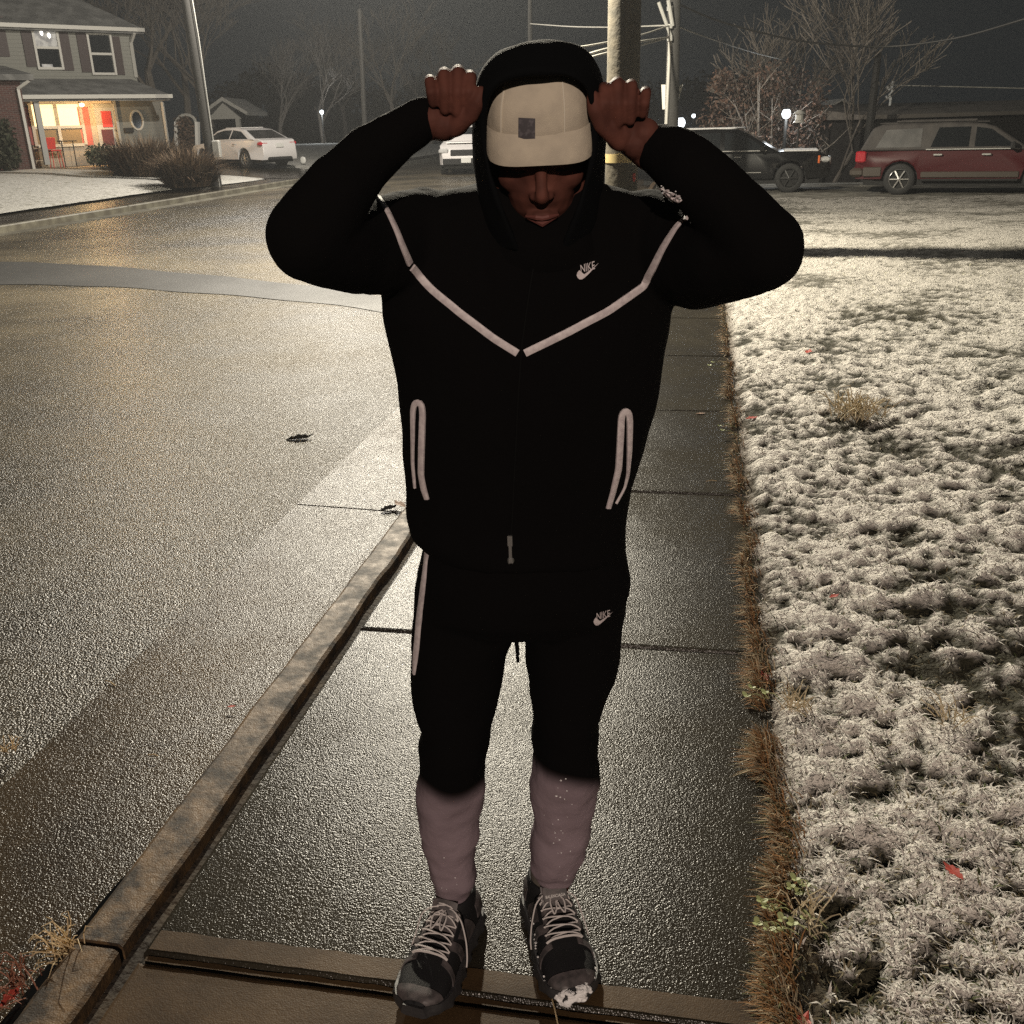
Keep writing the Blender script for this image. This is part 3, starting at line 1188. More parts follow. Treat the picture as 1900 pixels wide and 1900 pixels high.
M['seam'] = mat('seam', (.60, .55, .45), .9)
cbvh = BVHTree.FromObject(cap, bpy.context.evaluated_depsgraph_get())
pt = MB()
g = [[on_surf(cbvh, 962 + 31 * i / 6, 218 + 40 * j / 6 + 1.5 * i / 6, .0018)[0] for i in range(7)] for j in range(7)]
for j in range(6):
    for i in range(6):
        pt.quad(g[j][i], g[j][i + 1], g[j + 1][i + 1], g[j + 1][i])
obj("patch", pt, mat('patch', (.060, .055, .062), .8, var=((.13, .12, .13), 160, .5, .7)), cap)
for path in ([(1043, 150), (1047, 200), (1047, 262)], [(938, 152), (930, 200), (930, 262)]):
    st = ribbon(cbvh, path, .0022, lift=.0004, th=.0009, step=8)
    obj("seam", st, M['seam'], cap, True)

# ---- trousers
tr = MB()
tr.loft([ell_ring(r[0], r[1], r[2], r[3], r[4], 32, .85) for r in lerp_rows([(960, 775, 1150, .01, .105), (1020, 784, 1160, .01, .112), (1060, 774, 1169, .01, .115), (1085, 772, 1166, .01, .115), (1120, 768, 1158, .01, .108), (1150, 767, 1155, .005, .09)])])
legL = [(1080, 771, 962, .0, .085), (1160, 766, 958, .01, .085), (1210, 764, 938, .02, .082), (1260, 763, 930, .03, .080), (1300, 765, 920, .04, .076), (1330, 772, 913, .05, .074), (1355, 784, 909, .055, .070), (1385, 776, 907, .06, .072), (1420, 775, 904, .06, .070), (1465, 771, 897, .05, .064),
        (1520, 773, 889, .04, .058), (1570, 779, 884, .03, .052), (1605, 789, 881, .02, .047), (1625, 796, 882, .02, .047), (1650, 806, 872, .015, .038), (1680, 816, 868, .01, .032)]
legR = [(1080, 975, 1165, .0, .085), (1170, 973, 1154, .01, .085), (1215, 976, 1150, .02, .082), (1260, 981, 1139, .03, .078), (1300, 984, 1124, .04, .074), (1330, 987, 1112, .05, .072), (1380, 989, 1108, .055, .070), (1430, 990, 1110, .055, .068), (1470, 989, 1110, .045, .064), (1500, 988, 1104, .04, .060),
        (1540, 986, 1097, .03, .055), (1580, 986, 1083, .02, .050), (1610, 988, 1076, .015, .046), (1618, 991, 1070, .01, .041), (1632, 998, 1064, .01, .036)]
for lg_ in (legL, legR):
    tr.loft([ell_ring(r[0], r[1], r[2], r[3], r[4], 28, .92) for r in lerp_rows(lg_, 12)])
tme = remesh(tr, .005, 4, .5)


def low_leg(p):
    return sstep((.62 - p[2]) / .2)


wrinkle(tme, .0072, 11, (1, 1, 1.05), 4.0, lambda p: .5 + .6 * low_leg(p))
wrinkle(tme, .0032, 19, (1.1, 1.1, .95), 6.0, lambda p: .2 + .8 * low_leg(p) + .5 * sstep((.24 - p[2]) / .1))


def pix(p):
    d = Vector(p) - EYE
    z = d.dot(fwd)
    return CEN + F * d.dot(rgt) / z, CEN - F * d.dot(upv) / z


def interp(x, tab):
    if x <= tab[0][0]:
        return tab[0][1]
    for (a, b), (c, d) in zip(tab, tab[1:]):
        if x <= c:
            return b + (d - b) * (x - a) / (c - a)
    return tab[-1][1]


def split(me, test):
    """two meshes from one: faces that pass the test, and the rest"""
    vs = [v.co.copy() for v in me.vertices]
    out = []
    for want in (True, False):
        mp, mb = {}, MB()
        for p in me.polygons:
            if test(p) == want:
                ids = []
                for i in p.vertices:
                    if i not in mp:
                        mp[i] = len(mb.v)
                        mb.v.append(vs[i])
                    ids.append(mp[i])
                mb.f.append(tuple(ids))
                mb.m.append(0)
        out.append(mb)
    return out


CUT_L = [(760 + 8 * k, 1412 + 60 * math.sin(math.pi * k / 20) ** .9) for k in range(21)]  # outline of the shadow edge painted across the shins
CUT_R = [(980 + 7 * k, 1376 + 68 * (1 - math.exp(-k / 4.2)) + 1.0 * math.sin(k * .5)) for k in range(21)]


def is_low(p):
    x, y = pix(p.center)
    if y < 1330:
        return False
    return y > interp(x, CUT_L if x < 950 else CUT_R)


bm = bmesh.new()
bm.from_mesh(tme)
for rnd in range(2):
    bnd = set()
    for e in bm.edges:
        if len(e.link_faces) == 2:
            fa, fb = e.link_faces
            if fa.calc_center_median().z < .56 and fb.calc_center_median().z < .56:
                class _P: pass
                pa, pb = _P(), _P()
                pa.center, pb.center = fa.calc_center_median(), fb.calc_center_median()
                if is_low(pa) != is_low(pb):
                    bnd.update(fa.edges)
                    bnd.update(fb.edges)
    bmesh.ops.subdivide_edges(bm, edges=list(bnd), cuts=2, use_grid_fill=True)
bm.to_mesh(tme)
bm.free()
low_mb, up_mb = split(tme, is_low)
trousers = obj("trousers", up_mb, M['black_fab'], person, True, sharp=180)
M['mauve'] = mat('jersey_shade_fade', (.275, .215, .245), .92, bump=[(700, .4, .001), (40, .5, .006)], spec=.1)  # lit tone of the shins, with the shade above put into the colour
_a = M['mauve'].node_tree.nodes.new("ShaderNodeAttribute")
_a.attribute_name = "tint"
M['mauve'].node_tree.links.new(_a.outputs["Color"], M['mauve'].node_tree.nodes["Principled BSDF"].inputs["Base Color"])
lo_l, lo_r = MB(), MB()
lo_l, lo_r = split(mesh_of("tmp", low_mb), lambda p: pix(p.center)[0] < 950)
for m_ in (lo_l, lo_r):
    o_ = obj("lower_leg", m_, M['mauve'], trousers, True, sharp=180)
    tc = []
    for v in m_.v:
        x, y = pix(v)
        f_ = sstep((y - interp(x, CUT_L if x < 950 else CUT_R)) / 34.0)  # soft shadow edge painted as a black-to-mauve fade
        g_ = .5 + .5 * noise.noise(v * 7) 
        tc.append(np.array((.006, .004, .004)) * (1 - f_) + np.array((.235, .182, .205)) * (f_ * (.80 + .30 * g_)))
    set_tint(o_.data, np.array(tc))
tbvh = BVHTree.FromObject(trousers, bpy.context.evaluated_depsgraph_get())
lg = MB()
decal(tbvh, vs, fs, 1118, 1146, 28 / wv, 18, R(-14), lg)
swoosh(tbvh, 1118, 1146, 19, R(-14), lg)
obj("thigh_logo", lg, M['trim'], trousers)
ts = MB()
ribbon(tbvh, [(793, 1022), (789, 1060), (783, 1110), (778, 1150), (775, 1190), (771, 1225), (769, 1250)], [.012, .012, .014, .015, .015, .014, .008], mb=ts)
obj("side_stripe", ts, M['trim'], trousers, True)
dr = MB()
dr.tube([pp(956, 1168, .085), pp(959, 1195, .075), pp(961, 1228, .07)], [.0035, .004, .003], 8)
obj("drawstring", dr, M['black_fab'], trousers, True)
# snow crumbs stuck to the calves
lbvh = BVHTree.FromPolygons(low_mb.v, low_mb.f)
sn = MB()
for i in range(34):
    if i < 27:
        x, y = RNG.normal(1045, 22), RNG.uniform(1440, 1640)
    else:
        x, y = RNG.normal(835, 20), RNG.uniform(1590, 1650)
    q = on_surf(lbvh, x, y, .0006)
    if q[0] is not None:
        r = RNG.uniform(.0005, .0015)
        sn.ball(q[0], (r * RNG.uniform(.8, 1.8), r, r), n=6)
tag(obj("snow_crumbs", sn, M['snow'], trousers, True), None, None, None, 'stuff')

# ---- shoes
M['shoe_black'] = mat('shoe_mesh', (.010, .010, .011), .7, bump=[(900, .8, .001)], spec=.3)
M['shoe_grey'] = mat('shoe_overlay', (.095, .08, .08), .55, bump=[(500, .3, .001)], var=((.045, .04, .04), 60, .4, .62))
M['sole'] = mat('shoe_sole', (.030, .029, .030), .6, bump=[(120, .5, .003)])
M['lace'] = mat('lace', (.58, .54, .52), .8, bump=[(1500, .6, .0005)])
M['sock'] = mat('sock', (.10, .085, .07), .9, bump=[(900, .6, .001)])
TT = [0, .05, .13, .25, .38, .5, .62, .75, .86, .94, 1.0]
WW = [.024, .038, .044, .045, .046, .049, .053, .055, .051, .041, .018]
HH = [.070, .088, .094, .097, .096, .088, .075, .064, .057, .051, .043]


def shoe(A, B, flip, lift_toe=0.0):
    A, B = Vector(A), Vector(B)
    X = (B - A)
    Ln = X.length
    X.normalize()
    Yv = Vector((0, 0, 1)).cross(X)
    if Yv.dot(SIDE) < 0:
        Yv = -Yv
    def P(t, y, z):
        return A + X * (t * Ln) + Yv * (y + .006 * flip * math.sin(t * 3.1)) + UP * (z + lift_toe * max(0, t - .55) ** 1.5)
    zb = .026
    def S(t, s, off=0.0):
        w = np.interp(t, TT, WW)
        h = np.interp(t, TT, HH)
        a = math.pi / 2 * s
        e = .62
        y = math.copysign(abs(math.sin(a)) ** e, a) * w
        z = zb + (h - zb) * abs(math.cos(a)) ** e
        c = P(t, 0, zb)
        p = P(t, y, z)
        d = (p - c)
        return p + d.normalized() * off
    ts = list(np.linspace(0, 1, 26))
    up_ = MB()
    rings = []
    for t in ts:
        rings.append([S(t, s) for s in np.linspace(-1, 1, 19)] + [P(t, np.interp(t, TT, WW) * k, zb - .006) for k in (.9, .3, -.3, -.9)])
    up_.loft(rings)
    sh = obj("shoe", up_, M['shoe_black'], person, True, sharp=70)
    so = MB()
    rings = []
    for t in np.linspace(-.02, 1.02, 40):
        tc = min(1, max(0, t))
        w = np.interp(tc, TT, WW) * 1.10 + .004
        wv_ = .0030 * math.sin(t * 46)
        zz = (.001, .010, .020, .032)
        ww = (w - .006, w + .002 + wv_, w + .001 - wv_ * .5, w - .003)
        toe = .012 * max(0, t - .8) / .2
        rings.append([P(t, ww[k], zz[k] + toe * (1 if k == 0 else .6)) for k in range(4)] + [P(t, -ww[k], zz[k] + toe * (1 if k == 0 else .6)) for k in (3, 2, 1, 0)])
    so.loft(rings)
    obj("sole", so, M['sole'], sh, True, sharp=50)

    def patch(name, t0, t1, s0, s1, off, m_, skew=0.0, nt_=8, ns=5):
        pm = MB()
        rings = []
        for i in range(nt_ + 1):
            a = [S(min(1, max(0, t0 + (t1 - t0) * i / nt_ + skew * j / ns)), s0 + (s1 - s0) * j / ns, off) for j in range(ns + 1)]
            b = [S(min(1, max(0, t0 + (t1 - t0) * i / nt_ + skew * j / ns)), s0 + (s1 - s0) * j / ns, off - .004) for j in range(ns, -1, -1)]
            rings.append(a + b)
        pm.loft(rings)
        return obj(name, pm, m_, sh, True, sharp=60)
    for s_ in (-1, 1):
        patch("side_panel", .34, .50, .50 * s_, .97 * s_, .0025, M['shoe_grey'], -.10)
        patch("side_strip", .55, .61, .22 * s_, .97 * s_, .0028, M['shoe_grey'], -.06)
        patch("side_strip", .67, .71, .20 * s_, .97 * s_, .0026, M['shoe_grey'], .05)
        patch("eyelet_strip", .33, .70, .20 * s_, .34 * s_, .0030, M['shoe_grey'])
    patch("toe_cap", .89, .985, -.95, .95, .0028, M['shoe_grey'], 0, 6, 14)
    patch("heel_counter", .02, .18, -.92, .92, .0026, M['shoe_grey'], 0, 6, 14)
    # tongue with pull loop
    tg = MB()
    rings = []
    for i in range(9):
        t = .50 - .17 * i / 8
        rise = .032 * (i / 8) ** 1.6
        rings.append([S(t, s, .004) + UP * rise + X * rise * .35 for s in np.linspace(-.26, .26, 7)] + [S(t, s, -.004) + UP * rise + X * rise * .35 for s in np.linspace(.26, -.26, 7)])
    tg.loft(rings)
    tong = obj("tongue", tg, M['shoe_grey'], sh, True, sharp=60)
    lc_ = MB()
    kn = [.36, .41, .46, .52, .575, .63, .68]
    for i in range(len(kn)):
        a, b = kn[i], kn[min(i + 1, len(kn) - 1)]
        for s_, (t0, t1) in ((1, (a, b)), (-1, (a, b))):
            pts = []
            for k in range(9):
                q = k / 8
                s = (-.30 + .60 * q) * s_
                pts.append(S(t0 + (t1 - t0) * q, s, .0055 + .006 * math.sin(math.pi * q) + (.0026 if s_ > 0 else 0)) + UP * (.016 * max(0, (.46 - t0) / .1) * math.sin(math.pi * q)))
            lc_.tube(pts, .0016, 7)
    kp = S(.375, 0, .012) + UP * .006
    for s_ in (-1, 1):
        lp_ = [kp, kp + Yv * .022 * s_ + UP * .008 + X * .01, kp + Yv * .044 * s_ + X * .022 - UP * .004, S(.47, .80 * s_, .010), S(.52, .97 * s_, .012), S(.55, .99 * s_, .011) - UP * .016]
        pts = []
        for i in range(len(lp_) - 1):
            for k in range(4):
                pts.append(lp_[i].lerp(lp_[i + 1], k / 4))
        for _ in range(2):
            pts = [pts[0]] + [(pts[i - 1] + pts[i] * 2 + pts[i + 1]) / 4 for i in range(1, len(pts) - 1)] + [pts[-1]]
        lc_.tube(pts, .0016, 7)
        lo_ = [kp + X * .004, kp + Yv * .016 * s_ + X * .030 + UP * .006, kp + Yv * .012 * s_ + X * .058 - UP * .010, kp + Yv * .002 * s_ + X * .040 - UP * .002, kp]
        pts = []
        for i in range(len(lo_) - 1):
            for k in range(4):
                pts.append(lo_[i].lerp(lo_[i + 1], k / 4))
        for _ in range(2):
            pts = [pts[0]] + [(pts[i - 1] + pts[i] * 2 + pts[i + 1]) / 4 for i in range(1, len(pts) - 1)] + [pts[-1]]
        lc_.tube(pts, .0018, 7)
    obj("laces", lc_, M['lace'], sh, True)
    ck = MB()
    rings = []
    for z, r1, t in ((.070, .040, .20), (.098, .041, .20), (.108, .039, .20), (.112, .036, .20)):
        rings.append([P(t, 0, z) + X * (math.cos(a) * (r1 + .014)) + Yv * (math.sin(a) * r1) for a in np.linspace(0, 2 * math.pi, 24, endpoint=False)])
    ck.loft(rings)
    obj("ankle_collar", ck, M['shoe_black'], sh, True, sharp=50)
    return sh, P, S, X, Yv, tong


shL = shoe((-.437, 1.652, 0), (-.476, 1.352, 0), -1, .03)
shR = shoe((-.292, 1.722, 0), (-.176, 1.440, 0), 1)
for (sh, P, S, X, Yv, tong), col in ((shL, 0), (shR, 1)):
    sk = MB()
    rings = [[P(.205, 0, z) + X * (math.cos(a) * (r1 + .006)) + Yv * (math.sin(a) * r1) for a in np.linspace(0, 2 * math.pi, 22, endpoint=False)] for z, r1 in ((.06, .034), (.10, .034), (.125, .034), (.145, .033))]
    sk.loft(rings)
    obj("sock", sk, M['sock'], person, True)
# lettering on the tongue of his left shoe
sh, P, S, X, Yv, tong = shR
tgb = BVHTree.FromObject(tong, bpy.context.evaluated_depsgraph_get())
lg = MB()
v3, f3 = text_mb("BALENCIAGA", 1.0)
w3 = max(v.x for v in v3) - min(v.x for v in v3)
tp = MB()
c0 = P(.315, 0, .124) + X * .034
n_ = (X * .75 + UP * .6).normalized()
u_ = Yv if Yv.dot(SIDE) > 0 else -Yv
w_ = n_.cross(u_)
if w_.z < 0:
    w_ = -w_
tp.box(c0, (.052, .030, .004), u_, w_, n_, ch=.0015)
tag_o = obj("tongue_tag", tp, M['shoe_grey'], sh, True)
lg.add([c0 + n_ * .0026 + u_ * (v.x * .042 / w3) + w_ * (v.y * .0085 - .008) for v in v3], f3)
obj("lettering", lg, mat('white_print', (.75, .73, .70), .6), sh)
# snow caked on that toe
sn = MB()
for i in range(80):
    s = RNG.uniform(-.95, .55)
    t = RNG.normal(.985, .018)
    r = RNG.uniform(.003, .0075)
    sn.ball(S(min(t, 1.0), s, .0) - UP * RNG.uniform(0, .024) + X * .004, (r * 1.6, r * 1.2, r * .7), n=8)
snm = remesh(sn, .0015, 2)
wrinkle(snm, .0018, 130)
put("snow_on_toe", snm, M['snow'], sh, True)
sn = MB()
for i in range(60):
    t = RNG.uniform(.3, 1)
    s = RNG.choice((-1, 1)) * RNG.uniform(.75, 1)
    r = RNG.uniform(.0008, .0028)
    sn.ball(S(t, s, .003) - UP * RNG.uniform(0, .012), (r, r, r), n=6)
tag(obj("snow_crumbs", sn, M['snow'], sh, True), None, None, None, 'stuff')

# ------------------------------------------------------------------ the house across the street
HU = Vector((math.sin(R(37)), math.cos(R(37)), 0))     # along its front, to the right
HN = Vector((HU.y, -HU.x, 0))                           # out of its front
_d = ray(200, 305)
_d2 = Vector((_d.x, _d.y, 0)).normalized()
HORG = _d2 * 43.0
HORG.z = 0


def hpix(x, y, off=0.0):
    """photo pixel on the plane parallel to the front, off metres in front of it -> (along, up)"""
    d = ray(x, y)
    t = ((HORG - EYE).dot(HN) + off) / d.dot(HN)
    p = EYE + d * t - HORG
    return p.dot(HU), p.z


def hp(u, z, off=0.0):
    return HORG + HU * u + HN * off + UP * z


def hbox(mb, x0, y0, x1, y1, off, th=.06, mi=0, grow=0.0, off2=None):
    """upright slab from a photo rectangle, its back on the plane at off"""
    ym, xm = (y0 + y1) / 2, (x0 + x1) / 2
    a, b = hpix(x0, ym, off)[0], hpix(x1, ym, off)[0]
    c, d = hpix(xm, y1, off)[1], hpix(xm, y0, off)[1]
    mb.box(hp((a + b) / 2, (c + d) / 2, off + th / 2), (b - a + grow, th, d - c + grow), HU, HN, UP, mi)
    return a, b, c, d


M['siding'] = mat('grey_siding', (.215, .215, .195), .6)
nt = M['siding'].node_tree
_w = nt.nodes.new("ShaderNodeTexWave")
_w.wave_type = 'BANDS'
_w.bands_direction = 'Z'
_w.wave_profile = 'SAW'
_w.inputs["Scale"].default_value = 2.4
_t = nt.nodes.new("ShaderNodeTexCoord")
nt.links.new(_t.outputs["Object"], _w.inputs["Vector"])
_b = nt.nodes.new("ShaderNodeBump")
_b.inputs["Distance"].default_value = .05
nt.links.new(_w.outputs["Fac"], _b.inputs["Height"])
nt.links.new(_b.outputs["Normal"], nt.nodes["Principled BSDF"].inputs["Normal"])
M['siding_warm'] = mat('cream_siding', (.62, .52, .40), .6)
nt2 = M['siding_warm'].node_tree
_w2 = nt2.nodes.new("ShaderNodeTexWave")
_w2.bands_direction = 'Z'
_w2.wave_profile = 'SAW'
_w2.inputs["Scale"].default_value = 2.4
_t2 = nt2.nodes.new("ShaderNodeTexCoord")
nt2.links.new(_t2.outputs["Object"], _w2.inputs["Vector"])
_b2 = nt2.nodes.new("ShaderNodeBump")
_b2.inputs["Distance"].default_value = .06
nt2.links.new(_w2.outputs["Fac"], _b2.inputs["Height"])
nt2.links.new(_b2.outputs["Normal"], nt2.nodes["Principled BSDF"].inputs["Normal"])
M['white_paint'] = mat('white_paint', (.42, .41, .38), .5)
M['grey_paint'] = mat('grey_paint', (.30, .30, .29), .5)
M['shutter'] = mat('maroon_shutter', (.026, .013, .012), .6)
M['shutter_red'] = mat('red_shutter', (.42, .10, .08), .6)
M['roof'] = mat('snowy_shingles', (.09, .09, .088), .9, bump=[(14, .8, .03)], var=((.17, .17, .165), 2.2, .4, .66))
M['brick'] = bpy.data.materials.new('dark_brick')
M['brick'].use_nodes = True
_nt = M['brick'].node_tree
_bk = _nt.nodes.new("ShaderNodeTexBrick")
_bk.inputs["Color1"].default_value = (.075, .028, .022, 1)
_bk.inputs["Color2"].default_value = (.045, .02, .017, 1)
_bk.inputs["Mortar"].default_value = (.10, .085, .075, 1)
_bk.inputs["Scale"].default_value = 4.2
_tc = _nt.nodes.new("ShaderNodeTexCoord")
_mp = _nt.nodes.new("ShaderNodeMapping")
_mp.inputs["Rotation"].default_value = (R(90), 0, 0)
_nt.links.new(_tc.outputs["Object"], _mp.inputs["Vector"])
_nt.links.new(_mp.outputs["Vector"], _bk.inputs["Vector"])
_nt.links.new(_bk.outputs["Color"], _nt.nodes["Principled BSDF"].inputs["Base Color"])
_nt.nodes["Principled BSDF"].inputs["Roughness"].default_value = .85
M['warm_glow'] = mat('lit_curtain', (.8, .7, .5), .9, emit=((1.0, .76, .36), 1.5), var=((.7, .62, .5), 6, .4, .6))
M['cool_glow'] = mat('lit_room', (.4, .4, .4), .9, emit=((1.0, .95, .85), .10), var=((.15, .15, .16), 5, .4, .6))
M['bulb'] = mat('bulb', (1, 1, 1), .5, emit=((1.0, .93, .82), 9))
M['bulb_cold'] = mat('cold_bulb', (1, 1, 1), .5, emit=((.88, .95, 1.0), 14))
M['red_paint'] = mat('red_paint', (.55, .055, .04), .5)
M['dark'] = mat('dark_gap', (.012, .012, .012), .8)

house = thing("house", "two storey grey house with maroon shutters and a warmly lit front porch", "house", HORG)
zg = .42
uL = hpix(-60, 150)[0]
uR = hpix(249, 110)[0]
RO = .32
uR2 = hpix(308, 230, RO)[0]
zE = hpix(130, 50)[1]
zP0, zP1 = hpix(150, 146)[1], hpix(150, 176, 2.0)[1]
w = MB()
w.box(hp((uL + uR) / 2, (zg - .4 + zE) / 2, -4.0), (uR - uL, 8.0, zE - zg + .4), HU, HN, UP)
uD = hpix(221, 230, RO)[0]
w.box(hp((uD + uR2) / 2, (zg - .4 + zP1) / 2, RO / 2 - .02), (uR2 - uD, RO, zP1 - zg + .36), HU, HN, UP)
obj("wall", w, M['siding'], house)
w = MB()
uA = hpix(52, 230)[0]
w.box(hp((uA + uD) / 2 - .02, (zg + zP1) / 2, .03), (uD - uA - .05, .05, zP1 - zg - .02), HU, HN, UP)
obj("porch_wall", w, M['siding_warm'], house)
# main roof: hipped
rf = MB()
e0, e1 = uL - .4, uR + .35
rf.add([hp(e0, zE, .4), hp(e1, zE, .4), hp(e1, zE, -8.4), hp(e0, zE, -8.4), hp(e0, zE + 2.6, -4), hp(e1 - 3.6, zE + 2.6, -4), hp(e0, zE - .18, .4), hp(e1, zE - .18, .4), hp(e1, zE - .18, -8.4), hp(e0, zE - .18, -8.4)],
       [(0, 1, 5, 4), (1, 2, 5), (2, 3, 4, 5), (0, 6, 7, 1), (1, 7, 8, 2), (6, 9, 8, 7), (3, 9, 6, 0, 4), (2, 8, 9, 3)])
obj("roof", rf, M['roof'], house)
gu = MB()
gu.box(hp((e0 + e1) / 2, zE - .05, .46), (e1 - e0, .12, .13), HU, HN, UP)
gu.bar(hp(uR - .02, zE - .15, .40), hp(uR - .05, zE - .45, .06), .09, .09)
gu.bar(hp(uR - .05, zE - .45, .06), hp(uR - .05, zP0 + .05, .06), .09, .09)
obj("gutter", gu, M['white_paint'], house)
pr = MB()
e0p, e1p = uL, hpix(315, 184, 2.0)[0]
pr.add([hp(e0p, zP0, -.02), hp(e1p - .5, zP0, -.02), hp(e1p, zP1, 2.05), hp(e0p, zP1, 2.05), hp(e0p, zP1 - .2, 2.05), hp(e1p, zP1 - .2, 2.05), hp(e0p, zP0 - .3, -.02), hp(e1p - .5, zP0 - .3, -.02), hp(e1p, zP1, -.6), hp(e1p, zP1 - .2, -.6)],
       [(0, 3, 2, 1), (3, 4, 5, 2), (4, 6, 7, 5), (1, 2, 8), (2, 5, 9, 8), (1, 8, 9, 7)])
obj("porch_roof", pr, M['roof'], house)
gu = MB()
gu.box(hp((e0p + e1p) / 2, zP1 - .06, 2.11), (e1p - e0p + .1, .12, .13), HU, HN, UP)
gu.bar(hp(uR2 - .06, zP1 - .22, RO + .06), hp(uR2 - .06, zg, RO + .06), .09, .09)
obj("gutter", gu, M['white_paint'], house)
fl_ = MB()
fl_.box(hp((uA + uD) / 2, zg - .05, 1.0), (uD - uA, 2.1, .18), HU, HN, UP)
obj("porch_floor", fl_, mat('porch_boards', (.4, .33, .25), .6), house)
po = MB()
a, b, c, d = hbox(po, 70, 182, 80, 306, 1.75, .13)
obj("porch_post", po, M['grey_paint'], house)
po = MB()
hbox(po, 217, 188, 221.5, 292, RO, .05)
obj("corner_board", po, M['grey_paint'], house)
for i, (x0, x1) in enumerate(((45, 57), (147, 168))):
    q = MB()
    hbox(q, x0, 198, x1, 270, .06, .04, grow=-.02)
    obj("shutter", q, M['shutter_red'], house)
# triple front window, lit
fr = MB()
a, b, c, d = hbox(fr, 59, 191, 152, 270, .058, .03)
for t in (0, .5, 1):
    fr.box(hp(a + (b - a) * t, (c + d) / 2, .125), (.11, .08, d - c), HU, HN, UP)
for z in (c, (c + d) / 2 - .1, d):
    fr.box(hp((a + b) / 2, z, .12), (b - a - .12, .07, .10), HU, HN, UP)
wf = obj("window", fr, M['white_paint'], house)
for t in (.25, .75):
    g1 = MB()
    g1.box(hp(a + (b - a) * t, (c + d) / 2 + (d - c) / 4 - .05, .095), ((b - a) / 2 - .12, .006, (d - c) / 2 - .0), HU, HN, UP)
    obj("pane", g1, M['warm_glow'], wf)
    g1 = MB()
    g1.box(hp(a + (b - a) * t, (c + d) / 2 - (d - c) / 4 - .05, .095), ((b - a) / 2 - .12, .006, (d - c) / 2 - .10), HU, HN, UP)
    obj("pane", g1, mat('evening_glass', (.16, .12, .07), .25, emit=((1, .72, .4), .05)), wf)
dr_ = MB()
a, b, c, d = hbox(dr_, 179, 193, 217, 279, .06, .05)
door = obj("door", dr_, M['white_paint'], house)
q = MB()
hbox(q, 189, 206, 207, 236, .115, .02)
obj("pane", q, M['red_paint'], door)
q = MB()
hbox(q, 190, 240, 211, 270, .115, .02)
obj("pane", q, mat('dark_red_door', (.10, .02, .018), .5), door)
q = MB()
q.ball(hp(b - .12, (c + d) / 2 - .1, .16), (.035, .035, .035), n=8)
obj("handle", q, M['grey_metal'], door)
# oval window and mail box on the grey wall
ov = MB()
uo, zo = hpix(254, 223, RO)
ring = lambda ru, rz, off: [hp(uo + ru * math.cos(t), zo + rz * math.sin(t), off) for t in np.linspace(0, 2 * math.pi, 28, endpoint=False)]
ov.loft([ring(.20, .30, RO - .02), ring(.20, .30, RO + .04), ring(.26, .37, RO + .04), ring(.26, .37, RO - .02)], cap=False)
of = obj("oval_window", ov, M['white_paint'], house, True, sharp=40)
q = MB()
q.loft([ring(.205, .305, RO - .015), ring(.205, .305, RO)])
obj("pane", q, M['glass_dark'], of)
q = MB()
hbox(q, 229, 237, 246, 246, RO - .015, .14)
q = bevelled(q, .03)
obj("mailbox", q, M['dark'], house)
# upper windows
for i, (x0, y0, x1, y1) in enumerate(((64, 50, 109, 127), (166, 63, 208, 137))):
    fr = MB()
    a, b, c, d = hbox(fr, x0, y0, x1, y1, 0.003, .03)
    for t in (0, 1):
        fr.box(hp(a + (b - a) * t, (c + d) / 2, .05), (.08, .10, d - c + .08), HU, HN, UP)
    for z in (c, (c + d) / 2, d):
        fr.box(hp((a + b) / 2, z, .05), (b - a - .09, .09, .08), HU, HN, UP)
    wf = obj("window", fr, M['white_paint'], house)
    for s_, mm in ((1, M['cool_glow'] if i == 0 else M['glass_dark']), (-1, M['glass_dark'])):
        g1 = MB()
        g1.box(hp((a + b) / 2, (c + d) / 2 + s_ * (d - c) / 4, .040), (b - a - .09, .006, (d - c) / 2 - .09), HU, HN, UP)
        obj("pane", g1, mm, wf)
    if i == 0:
        for px, py in ((77, 61), (91, 66)):
            u_, z_ = hpix(px, py, .05)
            g1 = MB()
            g1.ball(hp(u_, z_, .055), (.045, .02, .085), HU, HN, UP, n=8)
            obj("bulb", g1, M['bulb'], wf)
        g1 = MB()
        hbox(g1, 78, 119, 98, 126, .044, .01)
        obj("blind", g1, M['cool_glow'], wf)
for x0, y0, x1, y1 in ((43, 50, 62, 124), (110, 58, 131, 131), (146, 60, 167, 134), (209, 68, 226, 139), (-8, 30, 11, 105)):
    q = MB()
    hbox(q, x0, y0, x1, y1, .004, .045)
    obj("shutter", q, M['shutter'], house)
# porch lamp under the ceiling
q = MB()
uq, _z = hpix(150, 190, .9)
q.ball(hp(uq, zP1 - .30, .95), (.10, .10, .07), n=12)
obj("porch_lamp", q, mat('lamp_glass', (1, 1, 1), .5, emit=((1, .75, .4), 3)), house, True)
lamp("house_porch_bulb", hp(uq, zP1 - .48, .95), 170, (1.0, .62, .26), .08)

